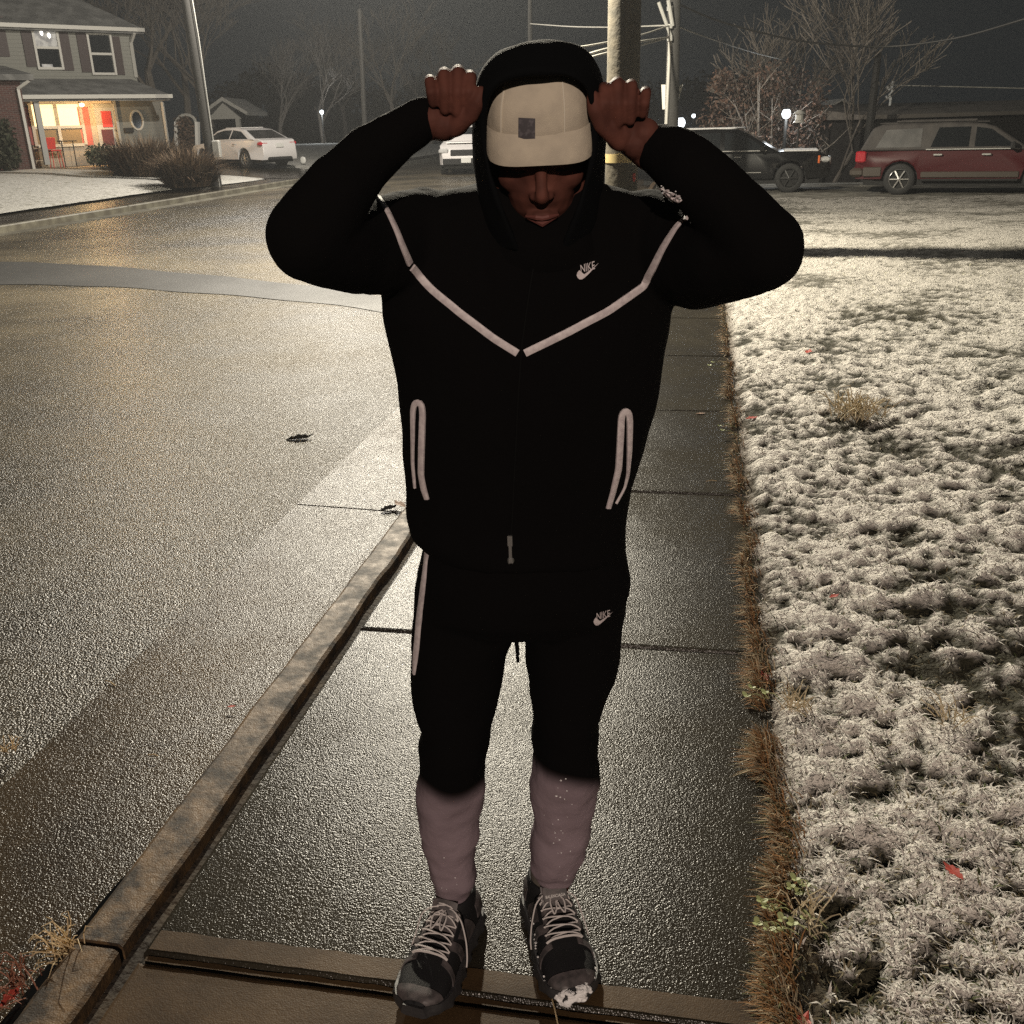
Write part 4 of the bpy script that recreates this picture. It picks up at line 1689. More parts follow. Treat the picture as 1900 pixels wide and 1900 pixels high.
# brick wing at the near end, with its own gutter and down pipe
u1 = hpix(52, 230, 2.4)[0]
u0 = u1 - 5
zB = hpix(30, 138, 2.6)[1]
wing = thing("brick_wing", "dark brick garage wing with white downpipe at the near end of the house", "building", hp(u1 - 2.5, zg, 2.4))
q = MB()
q.box(hp((u0 + u1) / 2, (zg - .4 + zB) / 2, 1.2), (u1 - u0, 2.36, zB - zg + .4), HU, HN, UP)
obj("wall", q, M['brick'], wing)
q = MB()
q.add([hp(u0, zB, 2.75), hp(u1 + .35, zB, 2.75), hp(u1 + .35, zB - .18, 2.75), hp(u0, zB - .18, 2.75), hp(u0, zB + .4, 0.02), hp(u1 + .35, zB + .4, 0.02), hp(u1 + .35, zB - .18, .02), hp(u0, zB - .18, .02)], [(0, 1, 2, 3), (0, 4, 5, 1), (1, 5, 6, 2), (3, 2, 6, 7), (0, 3, 7, 4), (4, 7, 6, 5)])
obj("roof", q, M['roof'], wing)
q = MB()
ud, zd = hpix(27, 165, 2.45)
ue, ze = hpix(43, 310, 2.45)
q.bar(hp(u1 + .2, zB - .2, 2.7), hp(ud + .1, zd, 2.46), .09, .09)
q.bar(hp(ud + .1, zd, 2.46), hp(ud + .12, zg, 2.46), .09, .09)
obj("downpipe", q, M['white_paint'], wing)

# things on and before the porch
uc, zc = hpix(106, 296, 1.1)
ch = thing("bar_chair", "red high backed bar chair on the lit porch", "chair", hp(uc, zg + .04, 1.0))
q = MB()
q.box(hp(uc, zg + .62, 1.0), (.36, .36, .05), HU, HN, UP, ch=.015)
obj("seat", q, M['red_paint'], ch)
q = MB()
q.box(hp(uc - .05, zg + .86, .85), (.36, .04, .40), HU, (HN * .95 - UP * .2).normalized(), (UP * .95 + HN * .2).normalized(), ch=.012)
obj("backrest", q, M['red_paint'], ch)
for i in (-1, 1):
    for j in (-1, 1):
        q = MB()
        q.tube([hp(uc + .14 * i, zg + .60, 1.0 + .14 * j), hp(uc + .18 * i, zg + .04, 1.0 + .18 * j)], .016, 6)
        obj("leg", q, M['red_paint'], ch)
ut = hpix(131, 290, 1.1)[0]
tb = thing("bar_table", "small dark metal bar table beside the red porch chair", "table", hp(ut, zg + .04, 1.0))
q = MB()
q.box(hp(ut, zg + .92, 1.0), (.55, .5, .035), HU, HN, UP, ch=.01)
obj("tabletop", q, M['dark'], tb)
for i in (-1, 1):
    q = MB()
    q.tube([hp(ut + .2 * i, zg + .9, 1.0), hp(ut + .2 * i, zg + .04, 1.0)], .02, 6)
    obj("leg", q, M['dark'], tb)


# ------------------------------------------------------------------ plants
M['twig'] = mat('dry_twig', (.15, .105, .07), .9)
M['bark'] = mat('bark', (.24, .21, .18), .9, bump=[(12, .8, .03)])
M['leaf_dark'] = attr_mat('shrub_leaf', .8)
M['reed'] = attr_mat('dry_reed', .85)


def leaf_cloud(centres, n, size, tints, squash=1.0):
    """leaf-sized quads spread through ellipsoid clumps: centres = [(pos, radius)]"""
    V, Fc, T = [], [], []
    for i in range(n):
        c, r = centres[int(RNG.integers(len(centres)))]
        d = RNG.normal(0, 1, 3)
        d /= np.linalg.norm(d) + 1e-9
        p = np.array(c) + d * r * RNG.uniform(.35, 1.05) * np.array((1, 1, squash))
        a = RNG.normal(0, 1, 3)
        a /= np.linalg.norm(a)
        b = np.cross(a, RNG.normal(0, 1, 3))
        b /= np.linalg.norm(b) + 1e-9
        s = size * RNG.uniform(.6, 1.4)
        k = len(V)
        V += [p - a * s, p + b * s * .45, p + a * s, p - b * s * .45]
        Fc.append((k, k + 1, k + 2, k + 3))
        t = np.array(tints[int(RNG.integers(len(tints)))]) * RNG.uniform(.6, 1.35)
        T += [t] * 4
    return V, Fc, T


def leaf_obj(name, centres, n, size, tints, parent, squash=1.0):
    V, Fc, T = leaf_cloud(centres, n, size, tints, squash)
    inv = wmat(parent).inverted() if parent else Matrix()
    me = bpy.data.meshes.new(name)
    me.from_pydata([tuple(inv @ Vector(v)) for v in V], [], Fc)
    set_tint(me, np.array(T))
    return put(name, me, M['leaf_dark'], parent)


def bare_tree(name, label, base, height, spread, seed, levels=5, r0=.18, m=None, group=None, fork=3, cat="tree", lean=(0, 0)):
    rnd = random.Random(seed)
    root = thing(name, label, cat, base, 0, group)
    tk, cr = MB(), MB()

    def grow(p, d, L, r, lv):
        pts, rad = [p], [r]
        n = 3
        for i in range(n):
            d = (d + Vector((rnd.uniform(-1, 1), rnd.uniform(-1, 1), rnd.uniform(-.3, .6))) * .16).normalized()
            p = p + d * (L / n)
            pts.append(p)
            rad.append(max(.013, r * (1 - .36 * (i + 1) / n)))
        (tk if lv == levels else cr).tube(pts, rad, 7 if lv == levels else (4 if lv > 1 else 3), cap=False)
        if lv <= 0:
            return
        for k in range(fork + (1 if rnd.random() < .4 else 0)):
            az = rnd.uniform(0, 2 * math.pi)
            q = pts[-1] if k < 2 else pts[-2]
            nd = (d * rnd.uniform(.7, 1.1) + Vector((math.cos(az), math.sin(az), rnd.uniform(-.1, .5))) * spread).normalized()
            grow(q, nd, L * rnd.uniform(.62, .84), rad[-1] * .68, lv - 1)
    grow(Vector(base), (Vector((lean[0], lean[1], 1))).normalized(), height * .30, r0, levels)
    obj("trunk", tk, m or M['bark'], root, True)
    obj("crown", cr, m or M['bark'], root)
    return root


def reed_clump(name, label, centre, rad, hgt, n, cat="shrub", tints=((.11, .07, .042), (.17, .125, .085), (.05, .032, .02)), group=None):
    az = RNG.uniform(0, 2 * math.pi, n)
    rr = rad * np.sqrt(RNG.random(n)) * .75
    bs = np.stack([centre[0] + rr * np.cos(az), centre[1] + rr * np.sin(az), np.full(n, centre[2])], 1)
    a2 = az + RNG.normal(0, .7, n)
    le_ = np.clip(.25 + .75 * rr / rad + RNG.normal(0, .25, n), .05, 1.4)
    t_ = np.array([np.array(tints[int(RNG.integers(len(tints)))]) * RNG.uniform(.6, 1.5) for _ in range(n)])
    root = thing(name, label, cat, centre, 0, group)
    bs -= np.array(centre)
    o = blades(bs, hgt * RNG.uniform(.6, 1.25, n), np.full(n, .035), a2, le_, t_, "fronds", M['reed'])
    o.parent = root
    return root


c = gnd(275, 328, .22)
reed_clump("ornamental_grass", "large dry brown ornamental grass clump before the grey wall", (c.x, c.y, .22), 1.25, 1.45, 2600)
c = gnd(352, 346, .1)
reed_clump("ornamental_grass", "dry brown grass clump beside the leaning street light pole", (c.x, c.y, .1), .8, 1.2, 2000)
u_, z_ = hpix(192, 298, 2.4)
b_ = hp(u_, zg, 2.5)
sh_ = thing("round_shrub", "small round clipped evergreen shrub before the lit porch", "shrub", b_)
leaf_obj("foliage", [((b_.x, b_.y, zg + .42), .42), ((b_.x + .25, b_.y + .2, zg + .38), .36), ((b_.x - .25, b_.y - .18, zg + .40), .34)], 1100, .07, [(.05, .06, .03), (.10, .11, .07), (.03, .035, .02)], sh_)
q = MB()
q.tube([b_ - UP * .1, b_ + UP * .5], .05, 6)
obj("stem", q, M['bark'], sh_)
u_, z_ = hpix(12, 290, 3.0)
b_ = hp(u_, zg - .05, 3.2)
sh_ = thing("upright_shrub", "dark upright evergreen shrub against the brick wing", "shrub", b_)
leaf_obj("foliage", [((b_.x, b_.y, zg + .4 + .32 * k), .42 - .05 * abs(k - 1)) for k in range(4)], 1500, .08, [(.03, .035, .02), (.06, .06, .04)], sh_)
q = MB()
q.tube([b_ - UP * .1, b_ + UP * 1.2], .05, 6)
obj("stem", q, M['bark'], sh_)

# ------------------------------------------------------------------ poles, street lamps, wires, sign
M['pole_wood'] = mat('weathered_pole', (.066, .055, .036), .85, bump=[(16, .7, .012), (70, .4, .004)], var=((.036, .031, .020), 7, .38, .66))
M['pole_dark'] = mat('dark_pole', (.026, .025, .023), .8, bump=[(16, .6, .01)])
M['wire'] = mat('wire', (.45, .44, .40), .5)
M['wire_dark'] = mat('dark_wire', (.02, .02, .02), .6)
M['lamp_glass'] = mat('street_lamp_lens', (1, 1, 1), .4, emit=((1, .9, .72), 6))
M['galv'] = mat('galvanised_arm', (.42, .42, .40), .5, .4)


def vpole(mb, base, h, r0, r1, lean=(0, 0), n=16, segs=10):
    mb.tube([Vector(base) + Vector((lean[0] * t, lean[1] * t, h * t)) for t in np.linspace(0, 1, segs)], [r0 + (r1 - r0) * t for t in np.linspace(0, 1, segs)], n)


def street_lamp_head(parent, P0, P1):
    q = MB()
    d = (P1 - P0)
    q.tube([P0, P0 + d * .3 + UP * .25, P0 + d * .7 + UP * .32, P1 + UP * .16], .03, 8)
    obj("arm", q, M['galv'], parent, True)
    q = MB()
    dd = Vector((d.x, d.y, 0)).normalized()
    q.ball(P1 + UP * .27 + dd * .1, (.36, .17, .10), dd, UP.cross(dd), UP, 14)
    obj("lamp_head", q, M['galv'], parent, True)


pb = gnd(1150, 472, 0)
pole = thing("utility_pole", "thick weathered wooden utility pole with a yellow band, beside the pavement behind the man", "utility pole", pb)
q = MB()
vpole(q, pb - UP * .3, 9.6, .205, .17, (.05, 0), 24, 24)
obj("pole", q, M['pole_wood'], pole, True)
z1 = at(1157, 293, pb.y).z
q = MB()
q.tube([Vector((pb.x + .008, pb.y, z1 - .05)), Vector((pb.x + .008, pb.y, z1 + .05))], .209, 24)
obj("marker_band", q, mat('yellow_band', (.36, .28, .12), .7), pole, True)
q = MB()
q.box(Vector((pb.x + .17, pb.y - .13, z1 - .02)), (.05, .03, .12), ch=.006)
obj("tag_plate", q, mat('tag_plate', (.5, .5, .48), .4), pole)
q = MB()
q.box(Vector((pb.x + .17, pb.y - .13, z1 - .22)), (.035, .03, .10), ch=.006)
obj("red_tag", q, mat('red_tag', (.35, .03, .02), .5), pole)
street_lamp_head(pole, Vector((pb.x, pb.y, 5.35)), LAMP_A + UP * .02)

b2 = gnd(402, 346, 0)
lp = thing("street_light_pole", "leaning grey street light pole beside the dry grass clump across the road", "street light", b2)
q = MB()
vpole(q, b2 - UP * .2, 9.2, .17, .11, (-.25, -.2), 14)
obj("pole", q, M['pole_dark'], lp, True)
q = MB()
q.tube([b2 + Vector((.14, -.1, .0)), b2 + Vector((.10, -.13, 4)), b2 + Vector((-.02, -.2, 7.5))], .022, 6)
obj("conduit", q, M['galv'], lp, True)
q = MB()
q.box(b2 + Vector((.22, -.12, 1.05)), (.24, .16, .5), ch=.03)
obj("meter_box", q, M['galv'], lp)
street_lamp_head(lp, Vector((b2.x - .2, b2.y - .15, 7.4)), LAMP_B + UP * .02)

p2 = at(1247, 245, 22.0)
p2.z = -.1
up2 = thing("utility_pole", "slim utility pole with pale braces and a sign board, right of the thick pole", "utility pole", p2)
q = MB()
top = at(1251, 0, 22.0)
q.tube([p2, Vector((top.x, top.y, top.z)), Vector((top.x + .02, top.y, 8.2))], [.15, .125, .10], 14)
obj("pole", q, M['pole_dark'], up2, True)
pl_ = lambda x, y, Y=22.0: at(x, y, Y)
for (xa, ya), (xb, yb), r in (((1222, 4), (1245, 68), .035), ((1240, 0), (1248, 48), .04)):
    q = MB()
    q.tube([pl_(xa, ya, 21.7), pl_(xb, yb, 21.8)], r, 8)
    obj("brace", q, M['galv'], up2, True)
for y in (12, 45, 68):
    q = MB()
    q.tube([pl_(1243, y, 21.8), pl_(1243, y + 8, 21.8)], .06, 8)
    obj("insulator", q, M['galv'], up2, True)
q = MB()
q.tube([pl_(1243, 75, 21.82), pl_(1236, 230, 21.85)], .035, 6)
obj("conduit", q, M['white_paint'], up2, True)
sg = thing("sign_board", "blank pale sign board fixed on the slim utility pole, seen from its back", "sign", pl_(1245, 180, 22.2))
q = MB()
A = [pl_(1227, 157, 22.2), pl_(1267, 157, 22.2), pl_(1256, 202, 22.2), pl_(1229, 203, 22.2)]
q.prism(A, Vector((0, .03, 0)))
obj("panel", q, mat('pale_sign', (.62, .61, .56), .5), sg)
q = MB()
q.bar(pl_(1245, 165, 22.1), pl_(1244, 198, 22.1), .06, .08)
obj("bracket", q, M['galv'], sg)


def wire(pix_pts, Ys, r, m, label, group):
    P = [at(x, y, Y) for (x, y), Y in zip(pix_pts, Ys)]
    pts = []
    for a, b in zip(P, P[1:]):
        for k in range(10):
            t = k / 10
            pts.append(a.lerp(b, t))
    pts.append(P[-1])
    for _ in range(12):
        pts = [pts[0]] + [(pts[i - 1] + pts[i] + pts[i + 1]) / 3 for i in range(1, len(pts) - 1)] + [pts[-1]]
    q = MB()
    q.tube(pts, r, 6)
    o = obj("overhead_wire", q, m, None, True)
    tag(o, label, "wire", group)


G = "overhead wires in the night sky"
wire([(983, 44), (1060, 50), (1140, 51), (1243, 47)], [36, 31, 27, 21.8], .016, M['wire'], "uppermost pale lit wire running level from the slim pole to the left", G)
wire([(1020, 128), (1100, 96), (1190, 76), (1243, 69)], [14.5, 16.5, 20, 21.8], .020, M['wire'], "pale lit wire falling leftwards behind the thick pole, second from bottom", G)
wire([(1030, 128), (1110, 101), (1190, 84), (1243, 69)], [14.5, 16.5, 20, 21.8], .016, M['wire'], "lowest pale lit wire dropping left towards the hood", G)
wire([(985, 100), (1100, 84), (1188, 66), (1243, 47)], [15, 17, 20, 21.8], .014, M['wire'], "short pale wire climbing from behind the thick pole to the slim pole", G)
wire([(1255, 48), (1300, 66), (1420, 105), (1560, 132)], [22, 24, 32, 44], .014, M['wire'], "thin faint wire sloping down to the right from the slim pole", G)
wire([(1260, 8), (1330, 40), (1480, 78), (1640, 90), (1780, 72), (1905, 34)], [22, 24, 26, 27, 26, 24], .020, M['wire_dark'], "black wire sagging across the sky at the right above the red vehicle", G)
wire([(1652, 158), (1780, 161), (1905, 164)], [44, 44, 44], .022, M['wire'], "thin level wire above the long low building", G)

for xt, yt, xb, yb, Y, r, lab in ((667, 22, 678, 262, 38, .10, "thin tall pole standing left of the raised fist, in front of the far trees"), (983, -20, 984, 120, 36, .09, "thin dark pole above the hood"), (1629, 104, 1613, 245, 40, .16, "short dark pole by the long low building")):
    a, b = at(xt, yt, Y), at(xb, yb, Y)
    r_ = thing("thin_pole", lab, "pole", (b.x, b.y, min(b.z, -.2)))
    q = MB()
    q.tube([Vector((b.x, b.y, ground_h(b.x, b.y) if xb > 1500 else -.2)), b, a], [r, r, r * .7], 8)
    obj("pole", q, M['pole_dark'], r_, True)
    q = MB()
    q.ball(a, (r * .8, r * .8, r * 1.2), n=8)
    obj("pole_cap", q, M['pole_dark'], r_, True)

# ------------------------------------------------------------------ vehicles
M['white_car'] = mat('pearl_white_paint', (.62, .60, .60), .3, spec=.6)
M['red_car'] = mat('dark_red_paint', (.055, .003, .005), .4, spec=.2)
M['black_car'] = mat('black_paint', (.003, .003, .0035), .14, spec=.6)
M['tan_trim'] = mat('tan_cladding', (.05, .038, .028), .6)
M['frost_and_glare'] = mat('frosted_panel_and_glare', (.060, .054, .050), .75, bump=[(60, .6, .006)], var=((.034, .030, .029), 4, .35, .7))
M['frost_glass'] = mat('frosted_glass', (.025, .024, .023), .5, var=((.055, .052, .05), 5, .4, .65))
M['tail_red'] = mat('tail_lamp', (.42, .015, .025), .2, spec=.8)
M['amber'] = mat('amber_reflector', (.7, .16, .04), .3)
M['plate'] = mat('licence_plate', (.6, .6, .58), .4)
M['chrome'] = mat('chrome', (.75, .74, .72), .22, .9)
M['head_glass'] = mat('headlamp_glass', (.6, .6, .6), .15, .3, spec=.8)


def arc_prof(cx, r, z0, n=9):
    return [(cx + r * math.cos(t), z0 + r * math.sin(t)) for t in np.linspace(math.pi, 0, n)]


def vehicle(name, label, cat, loc, rotz, sp):
    """x forward, y to its left, z up; sp holds the side outline and the trim of one vehicle"""
    root = thing(name, label, cat, loc, rotz)
    W = sp['W'] / 2
    wr, wx = sp['wr'], sp['wx']
    P = list(sp['low'])                 # lower outline from rear bottom round the top to front bottom, counted without the arches
    bot = []
    zb = sp['zb']
    for cx in sorted(wx, reverse=True):
        bot += [(x, max(z, zb)) for x, z in reversed(arc_prof(cx, wr * 1.16, wr * .98))]
    prof = P + bot
    q = MB()
    n = len(prof)
    ys = [(-W, .0), (W, .0)]
    def sec(z):
        return 1 - .10 * max(0, (z - sp['zs']) / max(.05, sp['zt'] - sp['zs'])) ** 2 - .05 * max(0, (sp['zs'] - z) / sp['zs'])
    def wid(x, z):
        f = 1.0
        xr, xf = prof_min, prof_max
        for e, d in ((xf, xf - x), (xr, x - xr)):
            if d < .45:
                f = min(f, 1 - .16 * (1 - d / .45) ** 2)
        return W * f * sec(z)
    prof_min, prof_max = min(p[0] for p in prof), max(p[0] for p in prof)
    A = [Vector((x, wid(x, z), z)) for x, z in prof]
    B = [Vector((x, -wid(x, z), z)) for x, z in prof]
    q.add(A + B, [tuple(range(n)), tuple(range(2 * n - 1, n - 1, -1))] + [(i, n + i, n + (i + 1) % n, (i + 1) % n) for i in range(n)])
    me = mesh_of("tmp", q)
    bm = bmesh.new()
    bm.from_mesh(me)
    ed = [e for e in bm.edges if abs(e.verts[0].co.y - e.verts[1].co.y) < W * .6 and min(v.co.z for v in e.verts) > wr * 1.3]
    bmesh.ops.bevel(bm, geom=ed, offset=.05, segments=3, profile=.6, affect='EDGES', clamp_overlap=True)
    bmesh.ops.triangulate(bm, faces=[f for f in bm.faces if len(f.verts) > 4])
    bm.to_mesh(me)
    bm.free()
    body_ = put("body", me, sp['paint'], root, True, 40)
    # cabin
    cab = sp['cab']                     # (x, z) rear base, rear top, front top, front base
    wb, wt = W * sp.get('wb', .95), W * sp.get('wt', .76)
    zt_, zb_ = max(p[1] for p in cab), min(p[1] for p in cab)
    cy = lambda z: wb + (wt - wb) * (z - zb_) / (zt_ - zb_)
    q = MB()
    m_ = len(cab)
    A = [Vector((x, cy(z), z)) for x, z in cab]
    B = [Vector((x, -cy(z), z)) for x, z in cab]
    q.add(A + B, [tuple(range(m_)), tuple(range(2 * m_ - 1, m_ - 1, -1))] + [(i, m_ + i, m_ + (i + 1) % m_, (i + 1) % m_) for i in range(m_)])
    q = bevelled(q, .06, 3, 15)
    obj("cabin", q, sp.get('cabpaint', sp['paint']), root, True, local=True, sharp=40)
    for poly, mm in sp['glass']:
        for sd in (1, -1):
            g_ = MB()
            g_.prism([Vector((x, sd * (cy(z) + .004), z)) for x, z in poly], Vector((0, -sd * .02, 0)))
            obj("window", g_, mm, root, local=True)
    for (xa, za), (xb, zb2), mm, nm in sp['screens']:
        g_ = MB()
        d = Vector((xb - xa, 0, zb2 - za))
        nrm = Vector((-d.z, 0, d.x)).normalized()
        if nrm.x * (xa + xb - sum(p[0] for p in cab) / m_ * 2) < 0:
            nrm = -nrm
        k0, k1 = cy(za) * .86, cy(zb2) * .86
        g_.prism([Vector((xa, k0, za)) + nrm * .006, Vector((xa, -k0, za)) + nrm * .006, Vector((xb, -k1, zb2)) + nrm * .006, Vector((xb, k1, zb2)) + nrm * .006], -nrm * .02)
        obj(nm, g_, mm, root, local=True)
    # wheels
    for cx in wx:
        for sd in (1, -1):
            yc = sd * (W - .12)
            t_ = MB()
            prof_t = [(.0, wr * .62), (.10, wr * .64), (.115, wr * .9), (.09, wr), (-.09, wr), (-.115, wr * .9), (-.10, wr * .64)]
            t_.loft([[Vector((cx + rr * math.cos(a), yc + y_, wr + rr * math.sin(a))) for a in np.linspace(0, 2 * math.pi, 28, endpoint=False)] for y_, rr in prof_t], cap=False)
            wh = obj("wheel", t_, M['rubber'], root, True, local=True, sharp=50)
            r_ = MB()
            ro = wr * .66
            r_.loft([[Vector((cx + rr * math.cos(a), yc + sd * y_, wr + rr * math.sin(a))) for a in np.linspace(0, 2 * math.pi, 28, endpoint=False)] for y_, rr in ((.10, ro), (.115, ro * .93), (.06, ro * .9))], cap=False)
            for k in range(sp.get('spokes', 6)):
                a = 2 * math.pi * k / sp.get('spokes', 6)
                dv_ = Vector((math.cos(a), 0, math.sin(a)))
                r_.bar(Vector((cx, yc + sd * .095, wr)) + dv_ * ro * .1, Vector((cx, yc + sd * .075, wr)) + dv_ * ro * .95, .028, ro * .20, up=Vector((0, 1, 0)))
            r_.ball((cx, yc + sd * .095, wr), (ro * .2, .03, ro * .2), n=10)
            obj("rim", r_, sp.get('rim', M['chrome']), wh, True, local=True)
            d_ = MB()
            d_.loft([[Vector((cx + rr * math.cos(a), yc + sd * y_, wr + rr * math.sin(a))) for a in np.linspace(0, 2 * math.pi, 20, endpoint=False)] for y_, rr in ((.03, ro * .9), (.02, ro * .9))])
            obj("brake_disc", d_, M['dark'], wh, local=True)
    for nm, mm, boxes in sp['bits']:
        for c, sz in boxes:
            g_ = MB()
            g_.box(c, sz, ch=min(sz) * .28)
            obj(nm, g_, mm, root, local=True)
    # dark wheel wells
    g_ = MB()
    g_.box(((prof_max + prof_min) / 2, 0, wr * 1.0), (prof_max - prof_min - .5, 2 * W - .34, wr * .8))
    obj("underbody", g_, M['dark'], root, local=True)
    return root


def lower(sp, k):
    z2 = lambda pts: [(x, z * k) for x, z in pts]
    sp['low'], sp['cab'] = z2(sp['low']), z2(sp['cab'])
    sp['glass'] = [(z2(p), m) for p, m in sp['glass']]
    sp['screens'] = [((a[0], a[1] * k), (b[0], b[1] * k), m, nm) for a, b, m, nm in sp['screens']]
    sp['bits'] = [(nm, m, [((c[0], c[1], c[2] * k), (z[0], z[1], z[2] * k)) for c, z in bx]) for nm, m, bx in sp['bits']]
    for q_ in ('zb', 'zs', 'zt'):
        sp[q_] *= k
    sp['wr'] *= .89
    return sp


# white saloon in the drive, its tail towards the road
sed = dict(W=1.82, wr=.335, wx=(-1.32, 1.38), zb=.24, zs=.62, zt=1.02, paint=M['white_car'], wt=.68, spokes=7,
           low=[(-2.28, .30), (-2.36, .52), (-2.33, .80), (-2.28, .98), (-2.10, 1.03), (-1.2, 1.02), (0, .98), (1.05, .93), (1.9, .84), (2.22, .70), (2.32, .5), (2.25, .26)],
           cab=[(-1.95, 1.0), (-1.15, 1.36), (-.6, 1.43), (.1, 1.42), (.55, 1.34), (1.25, .94)],
           glass=[([(-1.55, 1.04), (-1.02, 1.30), (-.5, 1.355), (-.42, 1.04)], M['glass_dark']), ([(-.36, 1.04), (-.42, 1.355), (.08, 1.35), (.5, 1.27), (.95, 1.02)], M['glass_dark'])],
           screens=[((-1.86, 1.04), (-1.2, 1.335), M['frost_glass'], "rear_window"), ((1.18, .97), (.6, 1.31), M['glass_dark'], "windscreen")],
           bits=[("tail_lamp", M['tail_red'], [((-2.20, .66, .86), (.22, .36, .13)), ((-2.20, -.66, .86), (.22, .36, .13))]),
                 ("licence_plate", M['plate'], [((-2.36, 0, .80), (.03, .34, .15))]),
                 ("bumper_trim", M['dark'], [((-2.31, 0, .34), (.12, 1.1, .12))]),
                 ("door_handle", M['chrome'], [((-.75, .91, .86), (.16, .03, .03)), ((-.75, -.91, .86), (.16, .03, .03))]),
                 ("mirror", M['white_car'], [((.72, .95, 1.02), (.14, .2, .13)), ((.72, -.95, 1.02), (.14, .2, .13))]),
                 ("roof_snow", M['snow'], [((-.3, 0, 1.432), (1.0, 1.0, .02))])])
c = gnd(455, 312, .18)
vehicle("white_saloon", "white saloon car parked in the drive with its tail towards the road", "car", (c.x - .3, c.y + .6, .19), R(150), sed)

# big dark red sport utility vehicle on the yard, frost on its rear half
suv_r = dict(W=2.0, wr=.40, wx=(-1.42, 1.60), zb=.42, zs=.85, zt=1.22, paint=M['red_car'], cabpaint=M['frost_and_glare'], wb=.965, wt=.80, spokes=6,
             low=[(-2.42, .42), (-2.50, .62), (-2.44, .95), (-2.40, 1.20), (-1.0, 1.21), (.6, 1.20), (1.32, 1.18), (2.25, 1.10), (2.50, 1.0), (2.60, .75), (2.58, .42)],
             cab=[(-2.38, 1.18), (-2.12, 1.78), (-1.9, 1.87), (-.4, 1.89), (.28, 1.85), (.55, 1.76), (1.35, 1.16)],
             glass=[([(-2.02, 1.26), (-1.82, 1.72), (-1.02, 1.75), (-1.02, 1.26)], M['frost_glass']), ([(-.80, 1.26), (-.66, 1.76), (.02, 1.77), (.02, 1.26)], M['glass_dark']), ([(.14, 1.26), (.14, 1.76), (.46, 1.70), (1.02, 1.26)], M['glass_dark'])],
             screens=[((-2.34, 1.26), (-2.16, 1.70), M['frost_glass'], "rear_window"), ((1.24, 1.22), (.62, 1.71), M['glass_dark'], "windscreen")],
             bits=[("tail_lamp", M['tail_red'], [((-2.34, -.93, 1.02), (.24, .10, .30)), ((-2.34, .93, 1.02), (.24, .10, .30))]),
                   ("bumper", M['tan_trim'], [((-2.40, 0, .60), (.34, 1.96, .24))]),
                   ("cladding", M['tan_trim'], [((.1, -.985, .54), (2.1, .05, .16)), ((-2.05, -.97, .62), (.42, .06, .26))]),
                   ("roof_rail", M['frost_and_glare'], [((-.75, -.70, 1.93), (1.75, .05, .05)), ((-.75, .70, 1.93), (1.75, .05, .05))]),
                   ("roof_snow", M['frost_and_glare'], [((-.8, 0, 1.885), (2.4, 1.3, .03))]),
                   ("belt_trim", M['galv'], [((.1, -.985, 1.20), (2.0, .02, .03))]),
                   ("door_handle", M['galv'], [((-.62, -1.0, 1.06), (.20, .05, .05)), ((.42, -1.0, 1.06), (.20, .05, .05))]),
                   ("mirror", M['dark'], [((.95, -1.12, 1.28), (.12, .24, .2)), ((.95, 1.12, 1.28), (.12, .24, .2))]),
                   ("licence_plate", M['plate'], [((-2.47, 0, .95), (.03, .32, .16))]),
                   ("step", M['dark'], [((.1, -.95, .40), (2.1, .16, .06))])])
c = gnd(1665, 361, -.29)
rot = R(-14)
off = Vector((math.cos(rot), math.sin(rot), 0)) * 1.42 + Vector((-math.sin(rot), math.cos(rot), 0)) * .9
vehicle("red_suv", "dark red sport utility vehicle with frosted rear quarter and roof rails", "suv", (c.x + off.x, c.y + off.y, -.29), rot, lower(suv_r, .85))

